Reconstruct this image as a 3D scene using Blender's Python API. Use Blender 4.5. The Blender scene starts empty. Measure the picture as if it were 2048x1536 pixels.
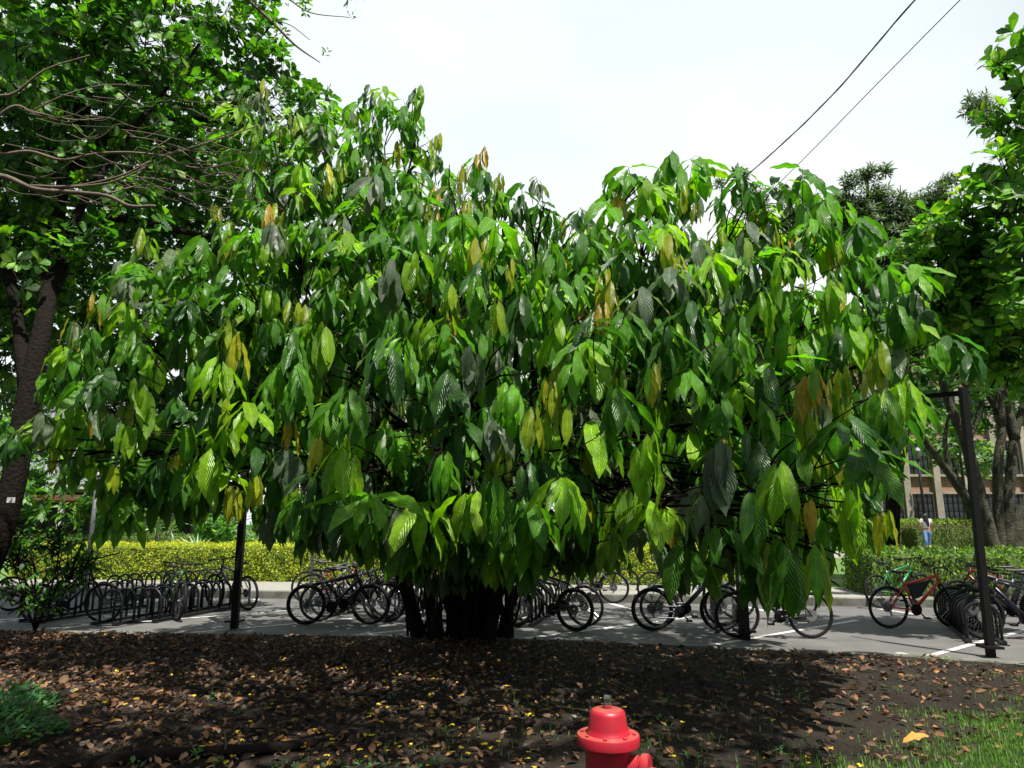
import bpy, bmesh, math, random
import numpy as np
from mathutils import Vector, Matrix
R = math.radians
rng = np.random.default_rng(7)
random.seed(7)
scene = bpy.context.scene
C = scene.collection

# ------------------------------------------------------------------ camera
FPX = 1420.0; HOR = 1050.0; CAMZ = 1.65
PITCH = math.atan((HOR-768.0)/FPX)
cam_d = bpy.data.cameras.new('camera'); cam = bpy.data.objects.new('camera', cam_d); C.objects.link(cam)
cam_d.sensor_width = 36; cam_d.lens = 36*FPX/2048.0
cam_d.clip_start = 0.05; cam_d.clip_end = 3000
cam.location = (0, 0, CAMZ); cam.rotation_euler = (math.pi/2+PITCH, 0, 0)
scene.camera = cam
# ------------------------------------------------------------------ world and sun
SUN_EL, SUN_AZ = R(67), R(146)          # azimuth clockwise from +Y
w = bpy.data.worlds.new('World'); scene.world = w; w.use_nodes = True
nt = w.node_tree; nt.nodes.clear()
wo = nt.nodes.new('ShaderNodeOutputWorld'); bg = nt.nodes.new('ShaderNodeBackground')
sky = nt.nodes.new('ShaderNodeTexSky'); sky.sky_type = 'NISHITA'; sky.sun_disc = False
sky.sun_elevation = SUN_EL; sky.sun_rotation = SUN_AZ; sky.dust_density = 3.0; sky.air_density = 1.0
tc = nt.nodes.new('ShaderNodeTexCoord'); mp = nt.nodes.new('ShaderNodeMapping'); mp.inputs['Scale'].default_value = (1, 1, 2.2)
nz = nt.nodes.new('ShaderNodeTexNoise'); nz.inputs['Scale'].default_value = 1.6; nz.inputs['Detail'].default_value = 6
cr = nt.nodes.new('ShaderNodeValToRGB'); cr.color_ramp.elements[0].position = .25; cr.color_ramp.elements[0].color = (.95, .95, .95, 1)
cr.color_ramp.elements[1].position = .5; cr.color_ramp.elements[1].color = (1, 1, 1, 1)
mx = nt.nodes.new('ShaderNodeMix'); mx.data_type = 'RGBA'
cr2 = nt.nodes.new('ShaderNodeValToRGB'); cr2.color_ramp.elements[0].position = .42; cr2.color_ramp.elements[1].position = .62
cr2.color_ramp.elements[0].color = (.80, .87, .90, 1); cr2.color_ramp.elements[1].color = (.97, .98, .985, 1)
vs_ = nt.nodes.new('ShaderNodeVectorMath'); vs_.operation = 'SCALE'; vs_.inputs['Scale'].default_value = 11.3
nz2 = nt.nodes.new('ShaderNodeTexNoise'); nz2.inputs['Scale'].default_value = 1.1; nz2.inputs['Detail'].default_value = 4
L = nt.links.new
L(mp.outputs[0], nz2.inputs['Vector']); L(nz2.outputs[0], cr2.inputs[0]); L(cr2.outputs[0], vs_.inputs[0]); L(vs_.outputs[0], mx.inputs[7])
L(tc.outputs['Generated'], mp.inputs[0]); L(mp.outputs[0], nz.inputs['Vector']); L(nz.outputs[0], cr.inputs[0])
# white cloud bank ahead (north-east half of the sky), clearer sky overhead and behind
dp = nt.nodes.new('ShaderNodeVectorMath'); dp.operation = 'DOT_PRODUCT'; dp.inputs[1].default_value = (-.10, .90, .30)
mr_ = nt.nodes.new('ShaderNodeMapRange'); mr_.interpolation_type = 'SMOOTHSTEP'; mr_.inputs[1].default_value = .42; mr_.inputs[2].default_value = .78; mr_.inputs[3].default_value = .04
mm = nt.nodes.new('ShaderNodeMath'); mm.operation = 'MULTIPLY'
L(tc.outputs['Generated'], dp.inputs[0]); L(dp.outputs['Value'], mr_.inputs[0]); L(mr_.outputs[0], mm.inputs[0]); L(cr.outputs[0], mm.inputs[1])
L(mm.outputs[0], mx.inputs[0]); L(sky.outputs[0], mx.inputs[6]); L(mx.outputs[2], bg.inputs[0]); L(bg.outputs[0], wo.inputs[0])
bg.inputs[1].default_value = 0.055
sd = bpy.data.lights.new('sun', 'SUN'); sun = bpy.data.objects.new('sun', sd); C.objects.link(sun)
sd.energy = 5.0; sd.angle = R(0.6); sd.color = (1, .96, .88)
SV = Vector((math.sin(SUN_AZ)*math.cos(SUN_EL), math.cos(SUN_AZ)*math.cos(SUN_EL), math.sin(SUN_EL)))
sun.rotation_euler = SV.to_track_quat('Z', 'Y').to_euler()
scene.view_settings.view_transform = 'Standard'; scene.view_settings.look = 'None'
scene.view_settings.gamma = 1; scene.view_settings.exposure = 0.9
scene.render.engine = 'CYCLES'
scene.cycles.max_bounces = 6; scene.cycles.transparent_max_bounces = 6

# ------------------------------------------------------------------ helpers
def at(px, py, Y):
    """world point on the ray of photograph pixel (px,py) at depth Y"""
    x = (px-1024)/FPX; y = (768-py)/FPX
    d = Vector((x, math.cos(PITCH)-y*math.sin(PITCH), math.sin(PITCH)+y*math.cos(PITCH)))
    return Vector((0, 0, CAMZ)) + d*(Y/d.y)
def gnd(px, py, z=0.0):
    x = (px-1024)/FPX; y = (768-py)/FPX
    d = Vector((x, math.cos(PITCH)-y*math.sin(PITCH), math.sin(PITCH)+y*math.cos(PITCH)))
    return Vector((0, 0, CAMZ)) + d*((z-CAMZ)/d.z)
def ppm(Y): return FPX/Y

def newmat(name, col=(.5, .5, .5), rough=.6, metal=0., noise=None, bump=None, spec=.5, col2=None, coords='Object'):
    m = bpy.data.materials.new(name); m.use_nodes = True
    n = m.node_tree; b = n.nodes['Principled BSDF']
    b.inputs['Base Color'].default_value = (*col, 1); b.inputs['Roughness'].default_value = rough
    b.inputs['Metallic'].default_value = metal; b.inputs['Specular IOR Level'].default_value = spec
    t = n.nodes.new('ShaderNodeTexCoord')
    if noise:
        k = n.nodes.new('ShaderNodeTexNoise'); k.inputs['Scale'].default_value = noise; k.inputs['Detail'].default_value = 8
        k.inputs['Roughness'].default_value = .65
        r = n.nodes.new('ShaderNodeValToRGB')
        c2 = col2 or tuple(c*.55 for c in col)
        r.color_ramp.elements[0].color = (*c2, 1); r.color_ramp.elements[0].position = .35
        r.color_ramp.elements[1].color = (*col, 1); r.color_ramp.elements[1].position = .65
        n.links.new(t.outputs[coords], k.inputs['Vector']); n.links.new(k.outputs[0], r.inputs[0]); n.links.new(r.outputs[0], b.inputs['Base Color'])
    if bump:
        k2 = n.nodes.new('ShaderNodeTexNoise'); k2.inputs['Scale'].default_value = bump[0]; k2.inputs['Detail'].default_value = 8
        bp = n.nodes.new('ShaderNodeBump'); bp.inputs['Strength'].default_value = bump[1]; bp.inputs['Distance'].default_value = bump[2] if len(bump) > 2 else .02
        n.links.new(t.outputs[coords], k2.inputs['Vector']); n.links.new(k2.outputs[0], bp.inputs['Height']); n.links.new(bp.outputs[0], b.inputs['Normal'])
    return m

def leafmat(name, rough=.38, transl=.35, veins=13., vein_bump=.5, under=(.55, .75, .7), spec=.5, slant=3.2, tmul=(1.5, 1.7, .6), vdist=.008):
    """leaf surface: per-leaf colour attribute 'tint', vein corrugation from the leaf's own UV"""
    m = bpy.data.materials.new(name); m.use_nodes = True; n = m.node_tree; nd = n.nodes; lk = n.links.new
    b = nd['Principled BSDF']; out = nd['Material Output']
    a = nd.new('ShaderNodeAttribute'); a.attribute_name = 'tint'
    uv = nd.new('ShaderNodeUVMap'); sx = nd.new('ShaderNodeSeparateXYZ'); lk(uv.outputs[0], sx.inputs[0])
    ab = nd.new('ShaderNodeMath'); ab.operation = 'ABSOLUTE'; lk(sx.outputs[0], ab.inputs[0])
    m1 = nd.new('ShaderNodeMath'); m1.operation = 'MULTIPLY'; m1.inputs[1].default_value = slant; lk(ab.outputs[0], m1.inputs[0])
    m2 = nd.new('ShaderNodeMath'); m2.operation = 'MULTIPLY'; m2.inputs[1].default_value = veins; lk(sx.outputs[1], m2.inputs[0])
    m3 = nd.new('ShaderNodeMath'); m3.operation = 'SUBTRACT'; lk(m2.outputs[0], m3.inputs[0]); lk(m1.outputs[0], m3.inputs[1])
    wn = nd.new('ShaderNodeTexNoise'); wn.inputs['Scale'].default_value = 14; wtc = nd.new('ShaderNodeTexCoord'); lk(wtc.outputs['Object'], wn.inputs['Vector'])
    wa = nd.new('ShaderNodeMath'); wa.operation = 'MULTIPLY_ADD'; wa.inputs[1].default_value = 1.3; lk(wn.outputs[0], wa.inputs[0]); lk(m3.outputs[0], wa.inputs[2])
    m4 = nd.new('ShaderNodeMath'); m4.operation = 'MULTIPLY'; m4.inputs[1].default_value = 6.2832; lk(wa.outputs[0], m4.inputs[0])
    sn = nd.new('ShaderNodeMath'); sn.operation = 'SINE'; lk(m4.outputs[0], sn.inputs[0])
    # midrib groove
    mr = nd.new('ShaderNodeMath'); mr.operation = 'LESS_THAN'; mr.inputs[1].default_value = .07; lk(ab.outputs[0], mr.inputs[0])
    bp = nd.new('ShaderNodeBump'); bp.inputs['Strength'].default_value = vein_bump; bp.inputs['Distance'].default_value = vdist
    lk(sn.outputs[0], bp.inputs['Height']); lk(bp.outputs[0], b.inputs['Normal'])
    # colour: midrib and veins paler
    vr = nd.new('ShaderNodeMapRange'); vr.inputs[1].default_value = -1; vr.inputs[2].default_value = -.75; vr.inputs[3].default_value = .35; vr.inputs[4].default_value = 0; lk(sn.outputs[0], vr.inputs[0])
    mxx = nd.new('ShaderNodeMath'); mxx.operation = 'MAXIMUM'; lk(vr.outputs[0], mxx.inputs[0])
    ms = nd.new('ShaderNodeMath'); ms.operation = 'MULTIPLY'; ms.inputs[1].default_value = .6; lk(mr.outputs[0], ms.inputs[0]); lk(ms.outputs[0], mxx.inputs[1])
    pale = nd.new('ShaderNodeMix'); pale.data_type = 'RGBA'; pale.blend_type = 'MIX'
    br = nd.new('ShaderNodeMix'); br.data_type = 'RGBA'; br.blend_type = 'MULTIPLY'; br.inputs[0].default_value = 1; br.inputs[7].default_value = (2.1, 1.7, 2.2, 1)
    lk(a.outputs[0], br.inputs[6]); lk(mxx.outputs[0], pale.inputs[0]); lk(a.outputs[0], pale.inputs[6]); lk(br.outputs[2], pale.inputs[7])
    # blotchy variation
    tcn = nd.new('ShaderNodeTexCoord'); nn = nd.new('ShaderNodeTexNoise'); nn.inputs['Scale'].default_value = 18; lk(tcn.outputs['Object'], nn.inputs['Vector'])
    nr = nd.new('ShaderNodeMapRange'); nr.inputs[1].default_value = .3; nr.inputs[2].default_value = .7; nr.inputs[3].default_value = .78; nr.inputs[4].default_value = 1.18; lk(nn.outputs[0], nr.inputs[0])
    vm = nd.new('ShaderNodeVectorMath'); vm.operation = 'SCALE'; lk(pale.outputs[2], vm.inputs[0]); lk(nr.outputs[0], vm.inputs['Scale'])
    # underside paler and greyer
    geo = nd.new('ShaderNodeNewGeometry'); us = nd.new('ShaderNodeMix'); us.data_type = 'RGBA'
    ug = nd.new('ShaderNodeMix'); ug.data_type = 'RGBA'; ug.inputs[0].default_value = .4; ug.inputs[7].default_value = (.12*under[0]*1.5, .15*under[1]*1.3, .10*under[2], 1)
    lk(vm.outputs[0], ug.inputs[6]); lk(geo.outputs['Backfacing'], us.inputs[0]); lk(vm.outputs[0], us.inputs[6]); lk(ug.outputs[2], us.inputs[7])
    lk(us.outputs[2], b.inputs['Base Color'])
    b.inputs['Roughness'].default_value = rough; b.inputs['Specular IOR Level'].default_value = spec
    tr = nd.new('ShaderNodeBsdfTranslucent'); tm = nd.new('ShaderNodeMix'); tm.data_type = 'RGBA'; tm.blend_type = 'MULTIPLY'; tm.inputs[0].default_value = 1; tm.inputs[7].default_value = (*tmul, 1)
    lk(vm.outputs[0], tm.inputs[6]); lk(tm.outputs[2], tr.inputs[0])
    mix = nd.new('ShaderNodeMixShader'); mix.inputs[0].default_value = transl
    lk(b.outputs[0], mix.inputs[1]); lk(tr.outputs[0], mix.inputs[2]); lk(mix.outputs[0], out.inputs[0])
    return m

class MB:
    def __init__(s): s.v = []; s.f = []
    def add(s, vs, fs):
        o = len(s.v); s.v.extend([tuple(v) for v in vs]); s.f.extend([tuple(i+o for i in f) for f in fs]); return s
    def box(s, lo, hi, M=None):
        x0, y0, z0 = lo; x1, y1, z1 = hi
        vs = [Vector(p) for p in ((x0,y0,z0),(x1,y0,z0),(x1,y1,z0),(x0,y1,z0),(x0,y0,z1),(x1,y0,z1),(x1,y1,z1),(x0,y1,z1))]
        if M: vs = [M @ v for v in vs]
        return s.add(vs, [(0,3,2,1),(4,5,6,7),(0,1,5,4),(1,2,6,5),(2,3,7,6),(3,0,4,7)])
    def bar(s, a, b, w, h, up=(0,0,1)):
        a = Vector(a); b = Vector(b); d = (b-a).normalized(); u = Vector(up); sd = d.cross(u)
        if sd.length < 1e-4: sd = d.cross(Vector((1,0,0)))
        sd.normalize(); u = sd.cross(d)
        vs = [p+sd*(i*w/2)+u*(j*h/2) for p in (a, b) for i, j in ((-1,-1),(1,-1),(1,1),(-1,1))]
        return s.add(vs, [(0,1,2,3)[::-1],(4,5,6,7),(0,1,5,4),(1,2,6,5),(2,3,7,6),(3,0,4,7)])
    def tube(s, pts, rad, n=8, closed=False, caps=True):
        pts = [Vector(p) for p in pts]; m = len(pts)
        if not hasattr(rad, '__len__'): rad = [rad]*m
        vs = []; prev = None
        for i, p in enumerate(pts):
            if closed: d = pts[(i+1) % m]-pts[i-1]
            else: d = pts[min(i+1, m-1)]-pts[max(i-1, 0)]
            if d.length < 1e-9: d = Vector((0,0,1))
            d.normalize()
            if prev is None:
                a = d.cross(Vector((0,0,1)))
                if a.length < .05: a = d.cross(Vector((0,1,0)))
            else: a = prev-d*prev.dot(d)
            a.normalize(); prev = a; b = d.cross(a)
            for k in range(n):
                t = 2*math.pi*k/n; vs.append(p+(a*math.cos(t)+b*math.sin(t))*rad[i])
        fs = []
        for i in range(m if closed else m-1):
            j = (i+1) % m
            for k in range(n): fs.append((i*n+k, i*n+(k+1) % n, j*n+(k+1) % n, j*n+k))
        if not closed and caps: fs += [tuple(range(n))[::-1], tuple((m-1)*n+k for k in range(n))]
        return s.add(vs, fs)
    def lathe(s, prof, n=24, M=None):
        vs = []; fs = []
        for r, z in prof:
            for k in range(n):
                t = 2*math.pi*k/n; v = Vector((r*math.cos(t), r*math.sin(t), z)); vs.append(M @ v if M else v)
        for i in range(len(prof)-1):
            for k in range(n): fs.append((i*n+k, i*n+(k+1) % n, (i+1)*n+(k+1) % n, (i+1)*n+k))
        fs += [tuple(range(n))[::-1], tuple((len(prof)-1)*n+k for k in range(n))]
        return s.add(vs, fs)
    def mesh(s, name, mat=None, smooth=False):
        me = bpy.data.meshes.new(name); me.from_pydata(s.v, [], s.f)
        if mat: me.materials.append(mat)
        if smooth: me.polygons.foreach_set('use_smooth', [True]*len(me.polygons))
        me.update(); return me
    def build(s, name, mat=None, parent=None, smooth=False):
        return put(name, s.mesh(name, mat, smooth), parent)
def put(name, me, parent=None, loc=None):
    o = bpy.data.objects.new(name, me); C.objects.link(o)
    if parent: o.parent = parent
    if loc is not None: o.location = loc
    return o
def tag(o, label=None, cat=None, group=None, kind=None):
    if label: o['label'] = label
    if cat: o['category'] = cat
    if group: o['group'] = group
    if kind: o['kind'] = kind
    return o
def thing(name, label, cat, loc=(0,0,0), rz=0, group=None):
    o = bpy.data.objects.new(name, None); C.objects.link(o); o.location = loc; o.rotation_euler.z = rz
    o.empty_display_size = .2
    return tag(o, label, cat, group)
def rod(a, b, r0, r1=None, n=3): return None
def auto_smooth(me, ang=35):
    try: me.set_sharp_from_angle(angle=R(ang))
    except Exception: pass
def bez(pts, n=8):
    """Catmull-Rom through the points"""
    P = [Vector(p) for p in pts]; P = [P[0]*2-P[1]]+P+[P[-1]*2-P[-2]]; out = []
    for i in range(1, len(P)-2):
        for k in range(n):
            t = k/n; a, b, c, d = P[i-1], P[i], P[i+1], P[i+2]
            out.append(.5*((2*b)+(c-a)*t+(2*a-5*b+4*c-d)*t*t+(3*b-a-3*c+d)*t**3))
    out.append(P[-2]); return out
def lerp_r(r0, r1, n, p=1.): return [r0+(r1-r0)*(i/(n-1))**p for i in range(n)]

# ---------- vectorised leaves
def norm(a): return a/np.maximum(np.linalg.norm(a, axis=-1, keepdims=True), 1e-9)
PROF = {
 'cacao': lambda t: np.interp(t, [0, .06, .15, .3, .45, .6, .72, .82, .9, .96, 1], [.03, .38, .68, .90, 1.0, 1.0, .88, .64, .33, .12, .01]),
 'obovate': lambda t: np.clip(np.sin(np.pi*t**1.7)**.75, 0, 1)*(t < 1),
 'ellip': lambda t: np.sin(np.pi*t)**.8,
 'lance': lambda t: np.sin(np.pi*t**.8),
 'blade': lambda t: (1-t)**.7}
def leaf_mesh(name, P, D, N, Ln, Wd, bend, tint, mat, prof='cacao', nseg=6, ncross=2, fold=.25, wave=.0):
    """P base, D direction, N upper-side normal: arrays (n,3); one mesh of n leaves"""
    n = len(P); D = norm(D); N = norm(N-D*(N*D).sum(1, keepdims=True)); S = np.cross(D, N)
    t = np.linspace(0, 1, nseg+1); s = np.linspace(-1, 1, ncross+1)
    b = np.where(np.abs(bend) < 1e-3, 1e-3, bend)[:, None]
    bt = b*t[None]
    c = (np.sin(bt)/b)[..., None]*D[:, None]-((1-np.cos(bt))/b)[..., None]*N[:, None]
    c = P[:, None]+c*Ln[:, None, None]
    Nt = np.cos(bt)[..., None]*N[:, None]+np.sin(bt)[..., None]*D[:, None]
    w = np.maximum(PROF[prof](np.clip(t, 0, 1)), .02 if prof != 'blade' else .0)
    ph = rng.uniform(0, 6.28, (n, 1, 1))
    off = (s[None, None]*w[None, :, None])*Wd[:, None, None]*.5
    V = c[:, :, None]+off[..., None]*S[:, None, None]
    z = fold*np.abs(off)+wave*Wd[:, None, None]*np.abs(s)[None, None]**2*np.sin(t[None, :, None]*17+ph+np.sign(s)[None, None]*1.3)*w[None, :, None]
    V = V+z[..., None]*Nt[:, :, None]
    nt_, nc = nseg+1, ncross+1
    V = V.reshape(-1, 3)
    i, j = np.meshgrid(np.arange(nseg), np.arange(ncross), indexing='ij')
    q = np.stack([i*nc+j, i*nc+j+1, (i+1)*nc+j+1, (i+1)*nc+j], -1).reshape(-1, 4)
    F = (q[None]+(np.arange(n)*nt_*nc)[:, None, None]).reshape(-1, 4)
    me = bpy.data.meshes.new(name)
    me.vertices.add(len(V)); me.vertices.foreach_set('co', V.astype(np.float32).ravel())
    nf = len(F); me.loops.add(nf*4); me.loops.foreach_set('vertex_index', F.astype(np.int32).ravel())
    me.polygons.add(nf); me.polygons.foreach_set('loop_start', np.arange(0, nf*4, 4, dtype=np.int32))
    me.polygons.foreach_set('loop_total', np.full(nf, 4, np.int32)); me.polygons.foreach_set('use_smooth', np.ones(nf, bool))
    me.update(calc_edges=True)
    uvv = np.stack(np.broadcast_arrays(s[None, :], t[:, None]), -1).reshape(-1, 2)
    uvl = uvv[q.ravel()][None].repeat(n, 0).reshape(-1)
    me.uv_layers.new(name='UVMap').data.foreach_set('uv', uvl.astype(np.float32))
    at_ = me.attributes.new('tint', 'FLOAT_COLOR', 'POINT')
    col = np.concatenate([tint, np.ones((n, 1))], 1)[:, None].repeat(nt_*nc, 1)
    at_.data.foreach_set('color', col.astype(np.float32).ravel())
    me.materials.append(mat)
    return me
def pal(n, cols, wts, jit=.22):
    cols = np.array(cols); k = rng.choice(len(cols), n, p=np.array(wts)/sum(wts))
    return cols[k]*rng.uniform(1-jit, 1+jit, (n, 1))*rng.uniform(.93, 1.07, (n, 3))
def sph(n):
    v = rng.normal(size=(n, 3)); return norm(v)

# ------------------------------------------------------------------ materials
M = {}
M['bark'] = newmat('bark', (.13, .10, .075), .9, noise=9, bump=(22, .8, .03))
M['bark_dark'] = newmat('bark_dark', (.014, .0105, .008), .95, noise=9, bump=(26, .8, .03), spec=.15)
M['bark_grey'] = newmat('bark_grey', (.085, .08, .055), .9, noise=5, bump=(22, .9, .03), col2=(.02, .022, .014), spec=.2)
M['twig_pale'] = newmat('twig_pale', (.15, .115, .08), .85, noise=12, bump=(40, .5, .01))
M['black_metal'] = newmat('black_metal', (.008, .008, .009), .5, noise=30, col2=(.012, .010, .009), spec=.12)
M['rack'] = newmat('rack_metal', (.012, .014, .015), .42, noise=25, spec=.35)
M['grey_metal'] = newmat('grey_metal', (.16, .17, .18), .5, metal=.4, noise=20)
M['rubber'] = newmat('rubber', (.009, .009, .010), .75, noise=40, spec=.25)
M['chrome'] = newmat('chrome', (.55, .56, .58), .25, metal=1., noise=30, col2=(.35, .35, .36))
M['saddle'] = newmat('saddle_vinyl', (.02, .02, .022), .5, noise=20)
M['concrete'] = newmat('concrete', (.30, .29, .26), .9, noise=3.5, bump=(60, .35, .01), col2=(.16, .155, .13))
M['kerb'] = newmat('kerb_concrete', (.17, .17, .15), .9, noise=2.5, bump=(50, .4, .01), col2=(.07, .075, .05))

# ------------------------------------------------------------------ ground
KN = [(-60, 16), (-14, 11.8), (-8, 11.15), (-4, 10.75), (.55, 10.25), (2.55, 9.7), (4.6, 9.15), (5.75, 8.6), (9.5, 7.7), (60, -4)]
KF = [(-60, 24.2), (-16, 18.3), (-5.7, 16.9), (3, 15.9), (7.5, 15.2), (13, 14.4), (60, 8)]
def interp(K, x):
    return float(np.interp(x, [k[0] for k in K], [k[1] for k in K]))
LZ = .11
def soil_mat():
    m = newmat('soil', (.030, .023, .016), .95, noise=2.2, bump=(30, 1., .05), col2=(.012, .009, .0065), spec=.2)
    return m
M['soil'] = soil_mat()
# base sheet reaching the horizon
mb = MB(); mb.add([(-1500, -300, -.03), (1500, -300, -.03), (1500, 2500, -.03), (-1500, 2500, -.03)], [(0,1,2,3)])
M['far_ground'] = newmat('far_ground', (.05, .085, .025), .95, noise=.5, col2=(.03, .05, .02))
tag(mb.build('ground', M['far_ground']), kind='structure')
# lawn near: gridded with small undulation
def grid_sheet(name, mat, x0, x1, nx, yf0, yf1, ny, zf):
    vs = []; fs = []
    for i in range(nx+1):
        x = x0+(x1-x0)*i/nx; a = yf0(x); b = yf1(x)
        for j in range(ny+1):
            y = a+(b-a)*j/ny; vs.append((x, y, zf(x, y)))
    for i in range(nx):
        for j in range(ny):
            k = i*(ny+1)+j; fs.append((k, k+ny+1, k+ny+2, k+1))
    return tag(MB().add(vs, fs).build(name, mat, smooth=True), kind='structure')
def lawn_z(x, y):
    e = interp(KN, x)-.12-y
    f = max(0, min(1, e/1.2))
    return LZ-.004 + f*(.03*math.sin(x*1.3+.5)*math.cos(y*1.1)+.014*math.sin(x*4.1+y*3.3)+.02)
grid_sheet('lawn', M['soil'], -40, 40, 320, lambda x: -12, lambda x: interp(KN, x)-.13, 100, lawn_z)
# asphalt
def asphalt():
    m = newmat('asphalt', (.115, .112, .106), .88, noise=1.3, bump=(220, .5, .004), col2=(.072, .070, .067))
    n = m.node_tree; b = n.nodes['Principled BSDF']
    src = b.inputs['Base Color'].links[0].from_socket
    k = n.nodes.new('ShaderNodeTexNoise'); k.inputs['Scale'].default_value = 160; k.inputs['Detail'].default_value = 2
    t = n.nodes.new('ShaderNodeTexCoord'); n.links.new(t.outputs['Object'], k.inputs['Vector'])
    r = n.nodes.new('ShaderNodeMapRange'); r.inputs[1].default_value = .3; r.inputs[2].default_value = .7; r.inputs[3].default_value = .7; r.inputs[4].default_value = 1.35
    n.links.new(k.outputs[0], r.inputs[0])
    s = n.nodes.new('ShaderNodeVectorMath'); s.operation = 'SCALE'; n.links.new(src, s.inputs[0]); n.links.new(r.outputs[0], s.inputs['Scale']); n.links.new(s.outputs[0], b.inputs['Base Color'])
    return m
M['asphalt'] = asphalt()
grid_sheet('parking_lot', M['asphalt'], -60, 60, 60, lambda x: interp(KN, x)-.3, lambda x: interp(KF, x)+.1, 1, lambda x, y: 0)
# kerbs
def sweep_kerb(name, K, wdt, z1, x0, x1, off=0.):
    mb = MB(); xs = [x0]+[k[0] for k in K if x0 < k[0] < x1]+[x1]; sec = []
    prof = [(0, -.02), (0, z1-.015), (.015, z1), (wdt-.015, z1), (wdt, z1-.015), (wdt, -.02)]
    vs = []; fs = []
    for x in xs:
        y = interp(K, x)+off
        for a, z in prof: vs.append((x, y+a, z))
    m = len(prof)
    for i in range(len(xs)-1):
        for k in range(m-1): fs.append((i*m+k, (i+1)*m+k, (i+1)*m+k+1, i*m+k+1))
    return tag(MB().add(vs, fs).build(name, M['kerb']), kind='structure')
sweep_kerb('near_kerb', KN, .14, LZ+.012, -60, 60, -.14)
sweep_kerb('far_kerb', KF, .16, .17, -60, 60)
# pavement behind far kerb: pavers
def paver():
    m = newmat('pavers', (.32, .30, .26), .9, bump=(50, .3, .01))
    n = m.node_tree; b = n.nodes['Principled BSDF']; t = n.nodes.new('ShaderNodeTexCoord')
    br = n.nodes.new('ShaderNodeTexBrick'); br.inputs['Scale'].default_value = 2.4
    br.inputs['Color1'].default_value = (.30, .285, .25, 1); br.inputs['Color2'].default_value = (.24, .23, .20, 1); br.inputs['Mortar'].default_value = (.10, .10, .08, 1)
    br.inputs['Mortar Size'].default_value = .02
    n.links.new(t.outputs['Object'], br.inputs['Vector']); n.links.new(br.outputs[0], b.inputs['Base Color'])
    return m
M['paver'] = paver()
grid_sheet('pavement', M['paver'], -60, 60, 60, lambda x: interp(KF, x)+.16, lambda x: interp(KF, x)+2.6, 1, lambda x, y: .166)
M['grass_far'] = newmat('grass_far', (.10, .20, .035), .95, noise=3, bump=(40, .8, .03), col2=(.06, .13, .025))
def back_z(y): return .15+max(0, min(1, (y-20)/10))*.36
grid_sheet('back_lawn', M['grass_far'], -60, 60, 30, lambda x: interp(KF, x)+2.4, lambda x: 90, 40, lambda x, y: back_z(y)-.001)
# pale footpath on the back lawn where the woman walks
grid_sheet('footpath', M['concrete'], 11.5, 40, 12, lambda x: 27.6, lambda x: 31.6, 8, lambda x, y: back_z(y)+.006)
# parking markings
M['paint'] = newmat('road_paint', (.62, .62, .58), .8, noise=14, col2=(.26, .26, .25))
mk = MB()
def mark(a, b, wd=.10, z=.004):
    a = Vector((a[0], a[1], 0)); b = Vector((b[0], b[1], 0)); d = (b-a).normalized(); s = Vector((d.y, -d.x, 0))*wd/2
    n = max(2, int((b-a).length/.5)); vs = []; fs = []
    for i in range(n+1):
        p = a+(b-a)*i/n; vs += [(p.x-s.x, p.y-s.y, z), (p.x+s.x, p.y+s.y, z)]
    for i in range(n): fs.append((2*i, 2*i+1, 2*i+3, 2*i+2))
    mk.add(vs, fs)
for x0 in (-12, -9.4, -6.8, -4.1, -1.5, 1.1, 3.7, 6.3, 8.9):
    a = (x0-1.2, interp(KN, x0-1.2)+.5); mark(a, (a[0]+3.6, a[1]+2.9))
    e = (x0+3.6, interp(KF, x0+3.6)-.15); mark(e, (e[0]+.3, e[1]-1.15), .13)
for x0 in (-10.6, -5.1, .3, 4.75, 10.): mark((x0+.5, interp(KN, x0)+.05), (x0+.32, interp(KN, x0)+.75), .11, .008)
tag(mk.build('parking_markings', M['paint']), kind='structure')
# ------------------------------------------------------------------ hydrant
M['hyd_red'] = newmat('hydrant_paint', (.40, .008, .022), .42, noise=9, col2=(.26, .012, .018), bump=(70, .12, .002))
def top_tint():  # mixes a mottled pale brown into the faces that point up
    m = M['hyd_red']; n = m.node_tree; b = n.nodes['Principled BSDF']; src = b.inputs['Base Color'].links[0].from_socket
    g = n.nodes.new('ShaderNodeNewGeometry'); sx = n.nodes.new('ShaderNodeSeparateXYZ'); n.links.new(g.outputs['Normal'], sx.inputs[0])
    k = n.nodes.new('ShaderNodeTexNoise'); k.inputs['Scale'].default_value = 22; k.inputs['Detail'].default_value = 6; t = n.nodes.new('ShaderNodeTexCoord'); n.links.new(t.outputs['Object'], k.inputs['Vector'])
    r = n.nodes.new('ShaderNodeMapRange'); r.inputs[1].default_value = .8; r.inputs[2].default_value = 1.; r.inputs[4].default_value = .75; n.links.new(sx.outputs[2], r.inputs[0])
    mu = n.nodes.new('ShaderNodeMath'); mu.operation = 'MULTIPLY'; n.links.new(r.outputs[0], mu.inputs[0]); n.links.new(k.outputs[0], mu.inputs[1])
    mx = n.nodes.new('ShaderNodeMix'); mx.data_type = 'RGBA'; n.links.new(mu.outputs[0], mx.inputs[0]); n.links.new(src, mx.inputs[6]); mx.inputs[7].default_value = (.30, .14, .09, 1)
    n.links.new(mx.outputs[2], b.inputs['Base Color'])
top_tint()
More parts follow.
